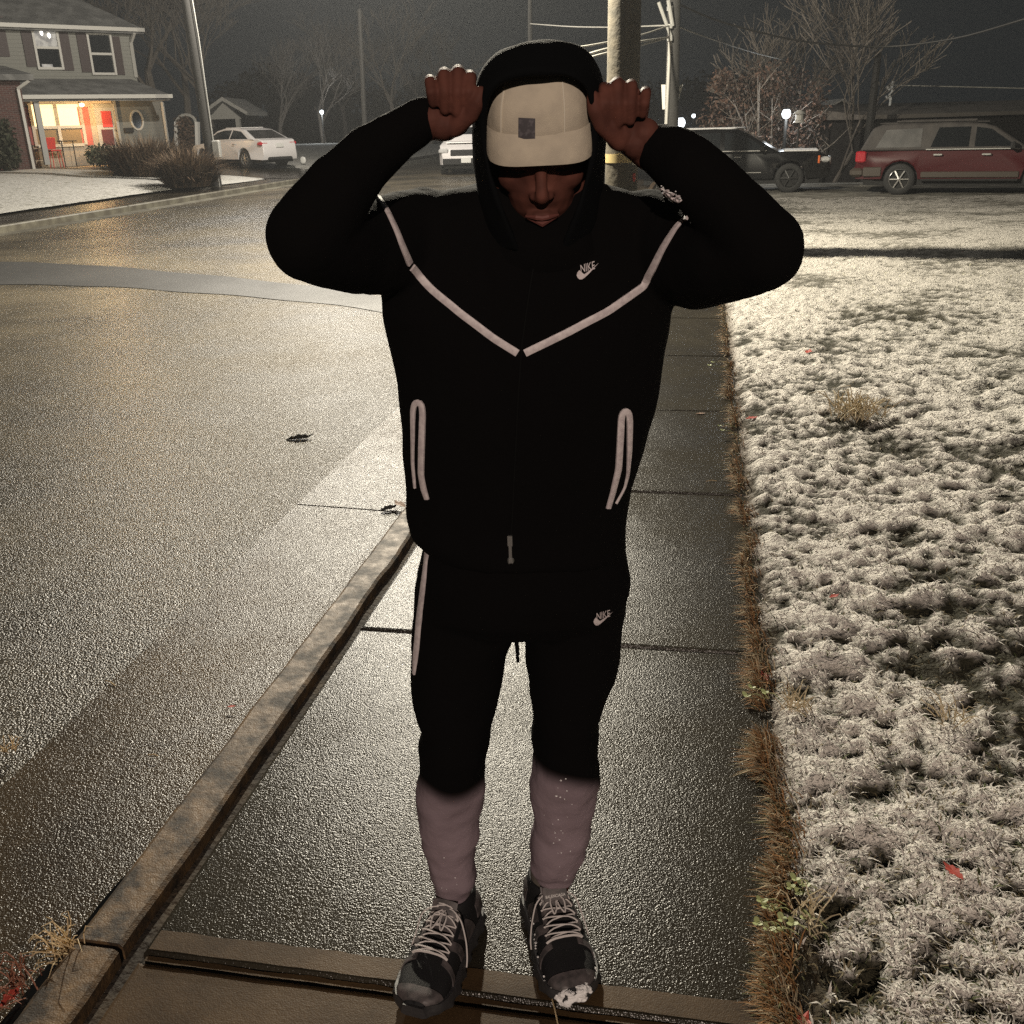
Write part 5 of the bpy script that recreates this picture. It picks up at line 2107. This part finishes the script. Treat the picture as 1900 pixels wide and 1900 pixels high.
# black sport utility vehicle, nose to the right
suv_b = dict(W=1.98, wr=.40, wx=(-1.45, 1.50), zb=.40, zs=.85, zt=1.18, paint=M['black_car'], wb=.95, wt=.79, spokes=6, rim=mat('black_rim', (.05, .05, .05), .3, .5),
             low=[(-2.40, .42), (-2.48, .62), (-2.44, .95), (-2.40, 1.16), (-1.0, 1.17), (.6, 1.16), (1.15, 1.16), (2.15, 1.13), (2.42, 1.02), (2.50, .75), (2.48, .42)],
             cab=[(-2.36, 1.14), (-2.12, 1.74), (-1.9, 1.80), (-.4, 1.82), (.10, 1.79), (.36, 1.70), (1.22, 1.13)],
             glass=[([(-2.02, 1.22), (-1.82, 1.66), (-1.02, 1.70), (-1.02, 1.22)], M['glass_dark']), ([(-.90, 1.22), (-.86, 1.70), (-.28, 1.71), (-.28, 1.22)], M['glass_dark']), ([(-.16, 1.22), (-.16, 1.71), (.30, 1.64), (.92, 1.22)], M['glass_dark'])],
             screens=[((-2.32, 1.22), (-2.16, 1.64), M['glass_dark'], "rear_window"), ((1.10, 1.19), (.44, 1.65), M['glass_dark'], "windscreen")],
             bits=[("roof_snow", M['snow'], [((-.8, 0, 1.825), (2.2, 1.35, .04))]),
                   ("bonnet_snow", M['snow'], [((1.75, 0, 1.165), (.85, 1.5, .03))]),
                   ("belt_trim", M['chrome'], [((-.55, -.955, 1.19), (2.9, .02, .035))]),
                   ("sill_trim", M['chrome'], [((0, -.965, .58), (1.6, .03, .035))]),
                   ("headlamp", M['head_glass'], [((2.36, -.80, .92), (.24, .26, .16)), ((2.36, .80, .92), (.24, .26, .16))]),
                   ("side_marker", M['amber'], [((2.20, -.92, .92), (.05, .04, .22))]),
                   ("grille", M['chrome'], [((2.49, 0, .85), (.05, 1.0, .26))]),
                   ("door_handle", M['chrome'], [((-.75, -.98, 1.02), (.18, .05, .04)), ((.2, -.98, 1.02), (.18, .05, .04))]),
                   ("mirror", M['black_car'], [((.80, -1.10, 1.26), (.13, .24, .2)), ((.80, 1.10, 1.26), (.13, .24, .2))])])
c = gnd(1462, 357, -.29)
rot = R(-4)
off = Vector((math.cos(rot), math.sin(rot), 0)) * -1.50 + Vector((-math.sin(rot), math.cos(rot), 0)) * .9
vehicle("black_suv", "black sport utility vehicle with snow on its roof behind the man's arm", "suv", (c.x + off.x, c.y + off.y, -.29), rot, lower(suv_b, .86))

# white sport utility vehicle on the road, facing the camera
suv_w = dict(W=1.94, wr=.37, wx=(-1.40, 1.45), zb=.36, zs=.8, zt=1.12, paint=M['white_car'], wb=.95, wt=.78, spokes=5,
             low=[(-2.30, .38), (-2.38, .60), (-2.34, 1.10), (-1.0, 1.12), (.6, 1.11), (1.05, 1.10), (2.05, .98), (2.30, .84), (2.38, .62), (2.34, .36)],
             cab=[(-2.26, 1.08), (-2.0, 1.62), (-1.8, 1.68), (-.3, 1.70), (.10, 1.66), (.30, 1.58), (1.12, 1.07)],
             glass=[([(-1.9, 1.15), (-1.7, 1.56), (-1.0, 1.58), (-1.0, 1.15)], M['glass_dark']), ([(-.88, 1.15), (-.84, 1.58), (-.28, 1.59), (-.28, 1.15)], M['glass_dark']), ([(-.16, 1.15), (-.16, 1.59), (.24, 1.52), (.84, 1.15)], M['glass_dark'])],
             screens=[((-2.2, 1.15), (-2.04, 1.54), M['glass_dark'], "rear_window"), ((1.02, 1.12), (.38, 1.53), M['glass_dark'], "windscreen")],
             bits=[("grille", M['dark'], [((2.36, 0, .74), (.06, 1.05, .20))]),
                   ("headlamp", M['head_glass'], [((2.24, -.76, .80), (.24, .34, .17)), ((2.24, .76, .80), (.24, .34, .17))]),
                   ("lower_grille", M['dark'], [((2.37, 0, .46), (.06, 1.6, .2))]),
                   ("licence_plate", M['plate'], [((2.41, 0, .50), (.03, .34, .17))]),
                   ("windscreen_glare", M['frost_and_glare'], [((.70, .42, 1.33), (.42, .5, .42))]),  # paler block standing in for the reflection in the windscreen
                   ("mirror", M['white_car'], [((.72, -1.08, 1.2), (.13, .24, .18)), ((.72, 1.08, 1.2), (.13, .24, .18))]),
                   ("bonnet_snow", M['snow'], [((1.55, 0, 1.055), (.8, 1.4, .03))])])
c = gnd(840, 326, -.1)
vehicle("white_suv", "white sport utility vehicle facing the camera beside the man's hood", "suv", (c.x + .2, c.y + 2.2, -.10), R(-82), suv_w)

# ------------------------------------------------------------------ far buildings, trees, lights
M['dark_wall'] = mat('dark_wall', (.035, .032, .030), .85, bump=[(8, .5, .03)])
bl = thing("long_building", "long low dark building with a pale snowy roof beyond the red vehicle", "building", at(1780, 260, 47) * 1.0)
a, b = at(1600, 214, 44), at(1990, 209, 50)
ax = Vector((b.x - a.x, b.y - a.y, 0)).normalized()
ay = Vector((-ax.y, ax.x, 0))
Lb = (Vector((b.x, b.y, 0)) - Vector((a.x, a.y, 0))).length + 8
zE2, zR2 = a.z, at(1700, 190, 49).z
A0 = Vector((a.x, a.y, 0))
q = MB()
q.box(A0 + ax * Lb / 2 + ay * 4 + UP * ((zE2 - 2.7) / 2), (Lb, 8, zE2 + 2.7 - .02), ax, ay, UP)
obj("wall", q, M['dark_wall'], bl)
q = MB()
o0, o1 = A0 - ax * .4, A0 + ax * (Lb + .4)
q.add([o0 - ay * .5 + UP * zE2, o1 - ay * .5 + UP * zE2, o1 + ay * 4 + UP * zR2, o0 + ay * 4 + UP * zR2, o1 + ay * 8.5 + UP * zE2, o0 + ay * 8.5 + UP * zE2,
       o0 - ay * .5 + UP * (zE2 - .15), o1 - ay * .5 + UP * (zE2 - .15), o1 + ay * 8.5 + UP * (zE2 - .15), o0 + ay * 8.5 + UP * (zE2 - .15)],
      [(0, 1, 2, 3), (3, 2, 4, 5), (0, 6, 7, 1), (5, 4, 8, 9), (6, 9, 8, 7), (0, 3, 5, 9, 6), (1, 7, 8, 4, 2)])
obj("roof", q, mat('snowy_metal_roof', (.30, .27, .24), .7, bump=[(5, .4, .03)]), bl)
for k in range(5):
    q = MB()
    q.box(A0 + ax * (3 + 4.2 * k) - ay * .03 + UP * (zE2 - 1.3), (1.3, .08, 1.0), ax, ay, UP)
    wf = obj("window", q, M['dark'], bl)
    q = MB()
    q.box(A0 + ax * (3 + 4.2 * k) - ay * .075 + UP * (zE2 - 1.3), (1.1, .02, .8), ax, ay, UP)
    obj("pane", q, M['glass_dark'], wf)
sd_ = thing("shed", "small gabled shed with a snowy roof left of the long low building", "shed", at(1565, 230, 52))
a, b = at(1520, 215, 52), at(1615, 212, 53)
q = MB()
zr = at(1545, 190, 52).z
q.prism([Vector((a.x, a.y, -2.7)), Vector((b.x, b.y, -2.7)), Vector((b.x, b.y, a.z)), Vector((a.x * .6 + b.x * .4, a.y * .6 + b.y * .4, zr)), Vector((a.x, a.y, a.z))], Vector((0, 6, 0)))
obj("wall", q, M['dark_wall'], sd_)
rp = Vector((a.x * .6 + b.x * .4, a.y * .6 + b.y * .4, zr + .06))
q = MB()
for e in (Vector((a.x - .3, a.y, a.z - .1)), Vector((b.x + .3, b.y, a.z - .1))):
    q.prism([rp + Vector((0, -.3, 0)), e + Vector((0, -.3, 0)), e + Vector((0, 6.3, 0)), rp + Vector((0, 6.3, 0))], UP * .10)
obj("roof", q, M['snow_far'], sd_)
wv_ = thing("weather_vane", "small white weather vane on the roof of the long low building", "weather vane", at(1652, 192, 46))
q = MB()
P_ = [at(x, y, 46) for x, y in ((1651, 196), (1653, 182), (1650, 176), (1656, 170), (1655, 160), (1658, 151))]
q.tube(P_, .05, 6)
obj("stem", q, mat('white_metal', (.7, .72, .72), .4), wv_)
q = MB()
q.tube([at(1644, 178, 46), at(1647, 183, 46), at(1652, 181, 46)], .05, 6)
q.tube([at(1645, 160, 46), at(1650, 166, 46), at(1656, 164, 46)], .05, 6)
obj("vane", q, mat('white_metal', (.7, .72, .72), .4), wv_)

# neighbour's porch and garden arch, right of the house
cpt = thing("carport", "small white gabled carport behind the white saloon", "carport", at(425, 262, 50))
a, b, m_ = at(404, 222, 50), at(459, 214, 50), at(412, 187, 50)
q = MB()
for e in (at(372, 216, 50), b):
    q.prism([m_, e, e + Vector((-1.5, 6, 0)), m_ + Vector((-1.5, 6, 0))], UP * .18)
obj("roof", q, M['snow_far'], cpt)
q = MB()
g0, g1 = at(385, 222, 50), at(448, 220, 50)
q.prism([g0, g1, m_ + Vector((0, .02, -.1))], Vector((-.03, .15, 0)))
obj("gable", q, M['white_paint'], cpt)
for x in (386, 441):
    p = at(x, 218, 50.1)
    q = MB()
    q.bar(Vector((p.x, p.y, .2)), p, .2, .2)
    obj("post", q, M['white_paint'], cpt)
ga = thing("garden_arch", "white garden arch overgrown with brown vines, right of the house", "arch", at(345, 285, 44))
for x0_, x1_ in ((328, 333), (366, 362)):
    p, p2 = at(x0_, 285, 44), at(x0_, 226, 44)
    q = MB()
    q.bar(p - UP * .3, p2, .22, .14)
    obj("post", q, mat('bright_white', (.8, .78, .74), .5), ga)
q = MB()
q.tube([at(345 + 18 * math.cos(t), 228 - 15 * math.sin(t), 44) for t in np.linspace(math.pi, 0, 9)], .07, 6)
obj("hoop", q, M['white_paint'], ga)
cc = [(tuple(at(345 + dx, y, 44.1)), .36) for dx in (-9, 0, 9) for y in (228, 242, 256, 270)]
leaf_obj("vine", cc, 1500, .08, [(.12, .075, .05), (.18, .12, .085), (.05, .035, .025)], ga)

GT = "bare trees behind the house"
for x, y, Y, h, sp_, sd in ((300, 262, 56, 15, .62, 11), (345, 255, 60, 16, .6, 23), (275, 262, 62, 17, .62, 5), (405, 258, 58, 12, .55, 31), (238, 262, 60, 15, .6, 44)):
    p = at(x, y, Y)
    lab = {11: "wide bare tree rising right behind the house corner", 23: "tall bare tree behind the garden arch", 5: "tallest bare tree towering behind the house roof", 31: "slender bare tree behind the white carport", 44: "bare tree mostly hidden behind the house"}[sd]
    bare_tree("bare_tree", lab, (p.x, p.y, .2), h, sp_, sd, 6, .26, group=GT)
GF = "faint bare trees on the far side"
for x, Y, h, sd, lab in ((600, 70, 9.5, 61, "faint bare tree beside the distant white light"), (640, 78, 10.5, 62, "faint bare tree left of the thin tall pole"), (740, 66, 10, 63, "faint bare tree left of the raised right fist"), (520, 72, 8.5, 64, "faint bare tree behind the white saloon"), (800, 80, 9.5, 65, "faint bare tree right behind the raised fist")):
    p = at(x, 258, Y)
    bare_tree("far_tree", lab, (p.x, p.y, -.25), h, .6, sd, 5, .2, group=GF)
GD = "dark evergreens along the horizon"
for i, (x, Y, w_, h_, lab) in enumerate(((455, 80, 4.6, 5.2, "dark rounded evergreen behind the saloon roof"), (520, 84, 5.2, 6.6, "dark evergreen mass right of the white saloon"), (590, 82, 4.6, 5.0, "dark evergreen under the distant white light"), (650, 86, 5.4, 5.6, "dark evergreen behind the thin tall pole"), (715, 84, 5.0, 4.6, "dark evergreen above the forearm"), (780, 88, 5.4, 5.4, "dark evergreen behind the raised fist"), (860, 90, 5.5, 4.4, "dark evergreen behind the white oncoming vehicle"),
                                            (1300, 95, 6.0, 4.4, "dark evergreen far behind the black vehicle"), (1180, 95, 6, 4.2, "dark evergreen behind the thick pole"), (1060, 95, 6, 4.4, "dark evergreen behind the hood"), (965, 92, 6, 4.6, "dark evergreen left behind the hood"), (1420, 90, 6, 4.6, "dark evergreen behind the russet tree"))):
    p = at(x, 255, Y)
    t_ = thing("evergreen_tree", lab, "tree", (p.x, p.y, -.26), 0, GD)
    zb_ = -.26
    cc = [((p.x + RNG.uniform(-1, 1) * w_ * .6, p.y + RNG.uniform(-1, 1) * 1.5, zb_ + h_ * RNG.uniform(.15, .8)), w_ * RNG.uniform(.25, .42)) for _ in range(9)] + [((p.x, p.y, zb_ + h_ * .8), w_ * .32)]
    leaf_obj("crown", cc, 1600, .30, [(.014, .016, .012), (.022, .024, .018)], t_)
    q = MB()
    q.tube([Vector((p.x, p.y, zb_ - .3)), Vector((p.x, p.y, zb_ + h_ * .7))], [.25, .1], 7)
    obj("trunk", q, M['bark'], t_)

# russet tree with withered leaves behind the black vehicle, a yard lamp and its lantern
p = at(1420, 285, 34)
p.z = -1.4
rt = thing("russet_tree", "low tree keeping brown withered leaves behind the black vehicle", "tree", p)
q = MB()
rnd = random.Random(3)
cc = []
for k in range(34):
    a_ = rnd.uniform(0, 6.28)
    w_ = rnd.uniform(.5, 2.3)
    e = p + Vector((math.cos(a_) * w_, math.sin(a_) * .9, rnd.uniform(2.2, 4.4) - .25 * w_))
    m0 = p.lerp(e, .5) + UP * rnd.uniform(.1, .5) + Vector((rnd.uniform(-.2, .2), 0, 0))
    q.tube([p + UP * .2, m0, e], [.07, .035, .010], 5)
    for b_ in range(4):
        s0_ = m0.lerp(e, rnd.random())
        q.tube([s0_, s0_ + Vector((rnd.uniform(-.6, .6), rnd.uniform(-.3, .3), rnd.uniform(.1, .7)))], [.014, .006], 3)
obj("trunk", q, M['bark'], rt)
for x, y, r in ((1345, 175, .75), (1330, 225, .7), (1350, 255, .7), (1385, 165, .8), (1420, 160, .8), (1460, 158, .8), (1495, 175, .75), (1400, 215, .9), (1445, 225, .9), (1490, 235, .8), (1430, 265, .9), (1370, 265, .8), (1505, 205, .6), (1340, 150, .35), (1475, 270, .8)):
    cc.append((tuple(at(x, y, 34 + rnd.uniform(-.8, .8))), r))
leaf_obj("crown", cc, 5200, .062, [(.11, .062, .042), (.16, .10, .075), (.06, .036, .026), (.15, .12, .10)], rt)
bare_tree("bare_tree", "bare tree leaning right above the withered brown tree and the shed", (at(1530, 215, 42).x, 42, -2.4), 9.5, .5, 77, 5, .12, fork=3, lean=(.25, 0))
bare_tree("bare_tree", "thin bare tree standing behind the withered brown tree", (at(1440, 215, 44).x, 44, -2.4), 9.0, .6, 78, 5, .12, fork=3)


def far_light(label, x, y, Y, r, emit, power=0, low=None):
    p = at(x, y, Y)
    r_ = thing("lamp_post", label, "lamp", (p.x, p.y, ground_h(p.x, p.y)))
    q = MB()
    q.tube([Vector((p.x, p.y, ground_h(p.x, p.y))), p - UP * r], .05, 6)
    obj("post", q, M['pole_dark'], r_)
    q = MB()
    q.ball(p, (r, r, r * 1.1), n=10)
    obj("bulb", q, emit, r_, True)
    q = MB()
    q.tube([p + UP * r * .9, p + UP * (r * 1.3)], [r * 1.2, r * .3], 10)
    obj("cap", q, M['pole_dark'], r_, True)
    if power:
        lamp("yard_bulb", p + FRONT * (r + .15) + UP * .02, power, (.92, .97, 1.0), .1)


far_light("bright white yard lamp glowing inside the withered brown tree", 1459, 211, 32.6, .13, M['bulb_cold'], 70)
far_light("faint distant white lamp among the far trees, left of the man", 597, 208, 68, .13, M['bulb_cold'], 150)
far_light("distant white lamp just right of the slim utility pole", 1262, 228, 60, .28, M['bulb_cold'], 200)
far_light("dim distant lamp a little right of the slim pole, above the black vehicle", 1287, 215, 70, .12, M['bulb_cold'])
p = at(1483, 222, 32)
ln_ = thing("lantern", "small pale hanging lantern right of the bright yard lamp", "lantern", p)
q = MB()
for z0_, z1_, r0_, r1_ in ((.16, .26, .20, .06), (-.02, .14, .12, .12), (-.08, -.03, .18, .15)):
    q.tube([p + UP * z0_, p + UP * z1_], [r0_, r1_], 10)
obj("housing", q, M['white_paint'], ln_, True)
q = MB()
q.tube([p - UP * .1, Vector((p.x, p.y, ground_h(p.x, p.y)))], .03, 6)
obj("post", q, M['pole_dark'], ln_)
p = at(563, 297, 40)
rf_ = thing("reflector_post", "small round white reflector on a stake at the far kerb", "reflector", (p.x, p.y, -.1))
q = MB()
q.tube([Vector((p.x, p.y, -.15)), p], .025, 6)
obj("stake", q, M['pole_dark'], rf_)
q = MB()
q.ball(p - Vector((0, .04, 0)), (.12, .03, .14), n=12)
obj("disc", q, M['plate'], rf_, True)

# ------------------------------------------------------------------ small things underfoot
M['leaf_red'] = mat('red_leaf', (.42, .06, .04), .6)
M['leaf_brown'] = mat('brown_leaf', (.16, .075, .03), .7)
M['leaf_black'] = mat('sodden_leaf', (.006, .005, .004), .9, spec=.02)
M['leaf_green'] = mat('weed_leaf', (.36, .40, .18), .6)
M['straw'] = mat('straw', (.55, .42, .24), .7)


def leaf(pos, size, az, m, label, group=None, curl=.35):
    q = MB()
    pos = Vector(pos)
    X = Vector((math.cos(az), math.sin(az), 0))
    Yv = Vector((-X.y, X.x, 0))
    outline = [(-1, 0), (-.6, .30), (-.45, .22), (-.1, .55), (.05, .36), (.4, .42), (.55, .2), (1, 0), (.55, -.2), (.4, -.42), (.05, -.36), (-.1, -.55), (-.45, -.22), (-.6, -.3)]
    pts = [pos + X * (a * size) + Yv * (b * size) + UP * (size * (.06 + curl * (abs(b) ** 1.5 + .5 * max(0, a) ** 2 + .1 * math.sin(9 * a)))) for a, b in outline]
    c = pos + UP * size * .06
    q.v = pts + [c] + [p_ - UP * .0012 for p_ in pts] + [c - UP * .0012]
    n = len(pts)
    for i in range(n):
        j = (i + 1) % n
        q.f += [(i, j, n), (n + 1 + j, n + 1 + i, 2 * n + 1), (i, n + 1 + i, n + 1 + j, j)]
    q.m = [0] * len(q.f)
    o = obj("fallen_leaf", q, m)
    return tag(o, label, "leaf", group)


def on_lawn(x, y):
    p = gnd(x, y, .05)
    p.z = lawn_h(p.x, p.y) + .012
    return p


_lp = gnd(557, 815, -.10)
_lp = gnd(557, 815, road_z(_lp.x))
leaf(_lp, .085, .35, M['leaf_black'], "black sodden leaf lying alone on the road", curl=.55)
leaf(on_lawn(1765, 1635), .028, 2.2, M['leaf_red'], "red leaf on the near snowy grass at the right")
leaf(on_lawn(1548, 1102), .022, .6, M['leaf_red'], "small red leaf in the snowy grass halfway up the lawn")
leaf(on_lawn(1500, 655), .05, 1.2, M['leaf_red'], "reddish leaf farthest up the frosted lawn")
leaf(on_lawn(1865, 915), .035, .2, M['leaf_black'], "dark leaf on the frosted lawn at the right edge")
leaf(on_lawn(1420, 1232), .026, 1.9, M['leaf_red'], "red leaf at the ragged pavement edge beside a joint")
leaf(on_lawn(1395, 775), .04, .5, M['leaf_red'], "red leaf at the pavement edge by the far joint")
leaf(on_lawn(1490, 1872), .035, 1.1, M['leaf_red'], "red leaf at the bottom corner of the pavement edge")
leaf(gnd(430, 1311, -.118), .014, .3, M['leaf_red'], "tiny red leaf in the gutter against the kerb")
leaf(gnd(742, 940, -.12) + Vector((0, 0, .01)), .05, 2.4, M['leaf_brown'], "brown leaf caught against the kerb beside the man's hip")
leaf(gnd(722, 944, -.125), .055, .9, M['leaf_black'], "black leaf in the gutter beside the brown leaf at the kerb")
leaf(gnd(1300, 768, .002), .03, .2, M['leaf_brown'], "brown leaf lying on the far pavement joint")
leaf(gnd(1185, 603, .002), .05, .2, M['leaf_brown'], "brown leaf on the pavement under the raised elbow")
leaf(gnd(20, 1850, -.10), .03, 1.4, M['leaf_red'], "red leaf beside the tuft of straw at the kerb")
for x, y, L_, a_, lab in ((285, 1402, .035, -.1, "short pale straw lying in the gutter"), (205, 1268, .06, -.5, "long thin straw across the gutter edge"), (1030, 1880, .10, 1.9, "thin straw stuck to the pavement between the shoes"), (1320, 893, .05, .1, "straw lying on the pavement beside the joint")):
    p = gnd(x, y, -.118 if x < 600 else .003)
    q = MB()
    dx = Vector((math.cos(a_), math.sin(a_), 0))
    q.tube([p - dx * L_ / 2, p + UP * .006 + dx.yzx * 0, p + dx * L_ / 2 + UP * .002], .0016, 5)
    tag(obj("straw", q, M['straw']), lab, "straw")

# tuft of dead straw at the kerb joint, weeds at the pavement edge
def tuft(name, label, pos, n, hgt, rad, m, cat, lean=(0, 0), w0=.0016):
    root = thing(name, label, cat, pos)
    q = MB()
    pos = Vector(pos)
    for i in range(n):
        a_ = RNG.uniform(0, 6.28)
        b_ = pos + Vector((math.cos(a_), math.sin(a_), 0)) * rad * RNG.random()
        d_ = Vector((RNG.normal(0, .6) + lean[0], RNG.normal(0, .6) + lean[1], 1)).normalized()
        L_ = hgt * RNG.uniform(.5, 1.2)
        s_ = Vector((RNG.normal(0, .4), RNG.normal(0, .4), -.5))
        q.tube([b_, b_ + d_ * L_ * .5, b_ + d_ * L_ * .85 + s_ * L_ * .15, b_ + d_ * L_ + s_ * L_ * .5], [w0, w0, w0 * .8, w0 * .3], 4)
    obj("blades", q, m, root)
    return root


tuft("dead_grass_tuft", "tuft of pale dead grass growing at the near kerb joint", gnd(125, 1765, -.01), 46, .085, .04, M['straw'], "grass", (-.5, -.3))
tuft("dead_grass_tuft", "low dead grass in the gutter corner below the pale tuft", gnd(30, 1830, -.1), 40, .07, .06, mat('rust_straw', (.20, .075, .04), .7), "grass", (-.3, -.3))
tuft("dead_grass_tuft", "few straws on the asphalt edge at the left", gnd(10, 1395, -.1), 14, .07, .03, M['straw'], "grass", (.3, 0))
for x, y, n, h, lab in ((1590, 770, 90, .16, "large unmown grass tussock on the far lawn"), (1480, 1310, 30, .09, "dry tussock by the pavement edge"), (1760, 1330, 24, .08, "dry tussock at the right of the near lawn"), (1510, 1690, 26, .08, "tussock with bent dry stalks beside the weed")):
    tuft("grass_tussock", lab, on_lawn(x, y), n, h, .05 * (1 + (y < 900) * 2), mat('dry_stalks', (.50, .42, .28), .8), "grass", (0, 0), .0016 * (1 + (y < 900)))


def weed(label, pix_pts, z=.03):
    p0 = gnd(*pix_pts[0], 0.02)
    root = thing("weed", label, "plant", p0)
    st, lv = MB(), MB()
    for x, y in pix_pts:
        p = gnd(x, y, z * RNG.uniform(.6, 1.6))
        base = Vector((max(p.x + .05, .25), p.y + RNG.uniform(-.01, .01), .012))
        st.tube([base, base.lerp(p, .5) + UP * .012, p], .0012, 4)
        for k in range(3):
            a_ = k * 2.1 + RNG.uniform(-.4, .4)
            d_ = Vector((math.cos(a_), math.sin(a_), .15)).normalized()
            s_ = Vector((-d_.y, d_.x, 0))
            r = RNG.uniform(.0055, .0085)
            c = p + d_ * r
            pts = [c + d_ * (math.cos(t) * r) + s_ * (math.sin(t) * r * .85) + UP * (.002 * math.cos(t)) for t in np.linspace(0, 6.28, 10, endpoint=False)]
            lv.prism(pts, UP * -.0008)
    obj("stems", st, M['leaf_green'], root)
    obj("leaves", lv, M['leaf_green'], root)
    return root


weed("bright green clover weed leaning over the near pavement edge", [(1412, 1670), (1435, 1685), (1405, 1712), (1425, 1722), (1450, 1705), (1470, 1712), (1495, 1700), (1420, 1680), (1440, 1725)])
weed("small green weed in the snow beside the pavement, above the clover", [(1475, 1630), (1490, 1640), (1465, 1645), (1480, 1655)])
weed("small green weed at the pavement edge near the thigh-high joint", [(1395, 1275), (1420, 1285), (1385, 1290)])
weed("tiny green weed at the pavement edge below the elbow", [(1322, 672), (1316, 678)])
weed("small green sprig at the pavement edge beside the pocket", [(1335, 790), (1340, 798)])

# ------------------------------------------------------------------ damp night air
hz_ = MB()
hz_.box((0, 60, 18), (330, 230, 43.2))
M['haze'] = bpy.data.materials.new('haze')
M['haze'].use_nodes = True
_hn = M['haze'].node_tree
_hn.nodes.remove(_hn.nodes["Principled BSDF"])
_pv = _hn.nodes.new("ShaderNodeVolumePrincipled")
_pv.inputs["Color"].default_value = (.92, .95, 1.0, 1)
_pv.inputs["Density"].default_value = 0.0009
_pv.inputs["Anisotropy"].default_value = .2
_hn.links.new(_pv.outputs["Volume"], _hn.nodes["Material Output"].inputs["Volume"])
tag(obj("haze", hz_, M['haze']), None, None, None, 'stuff')
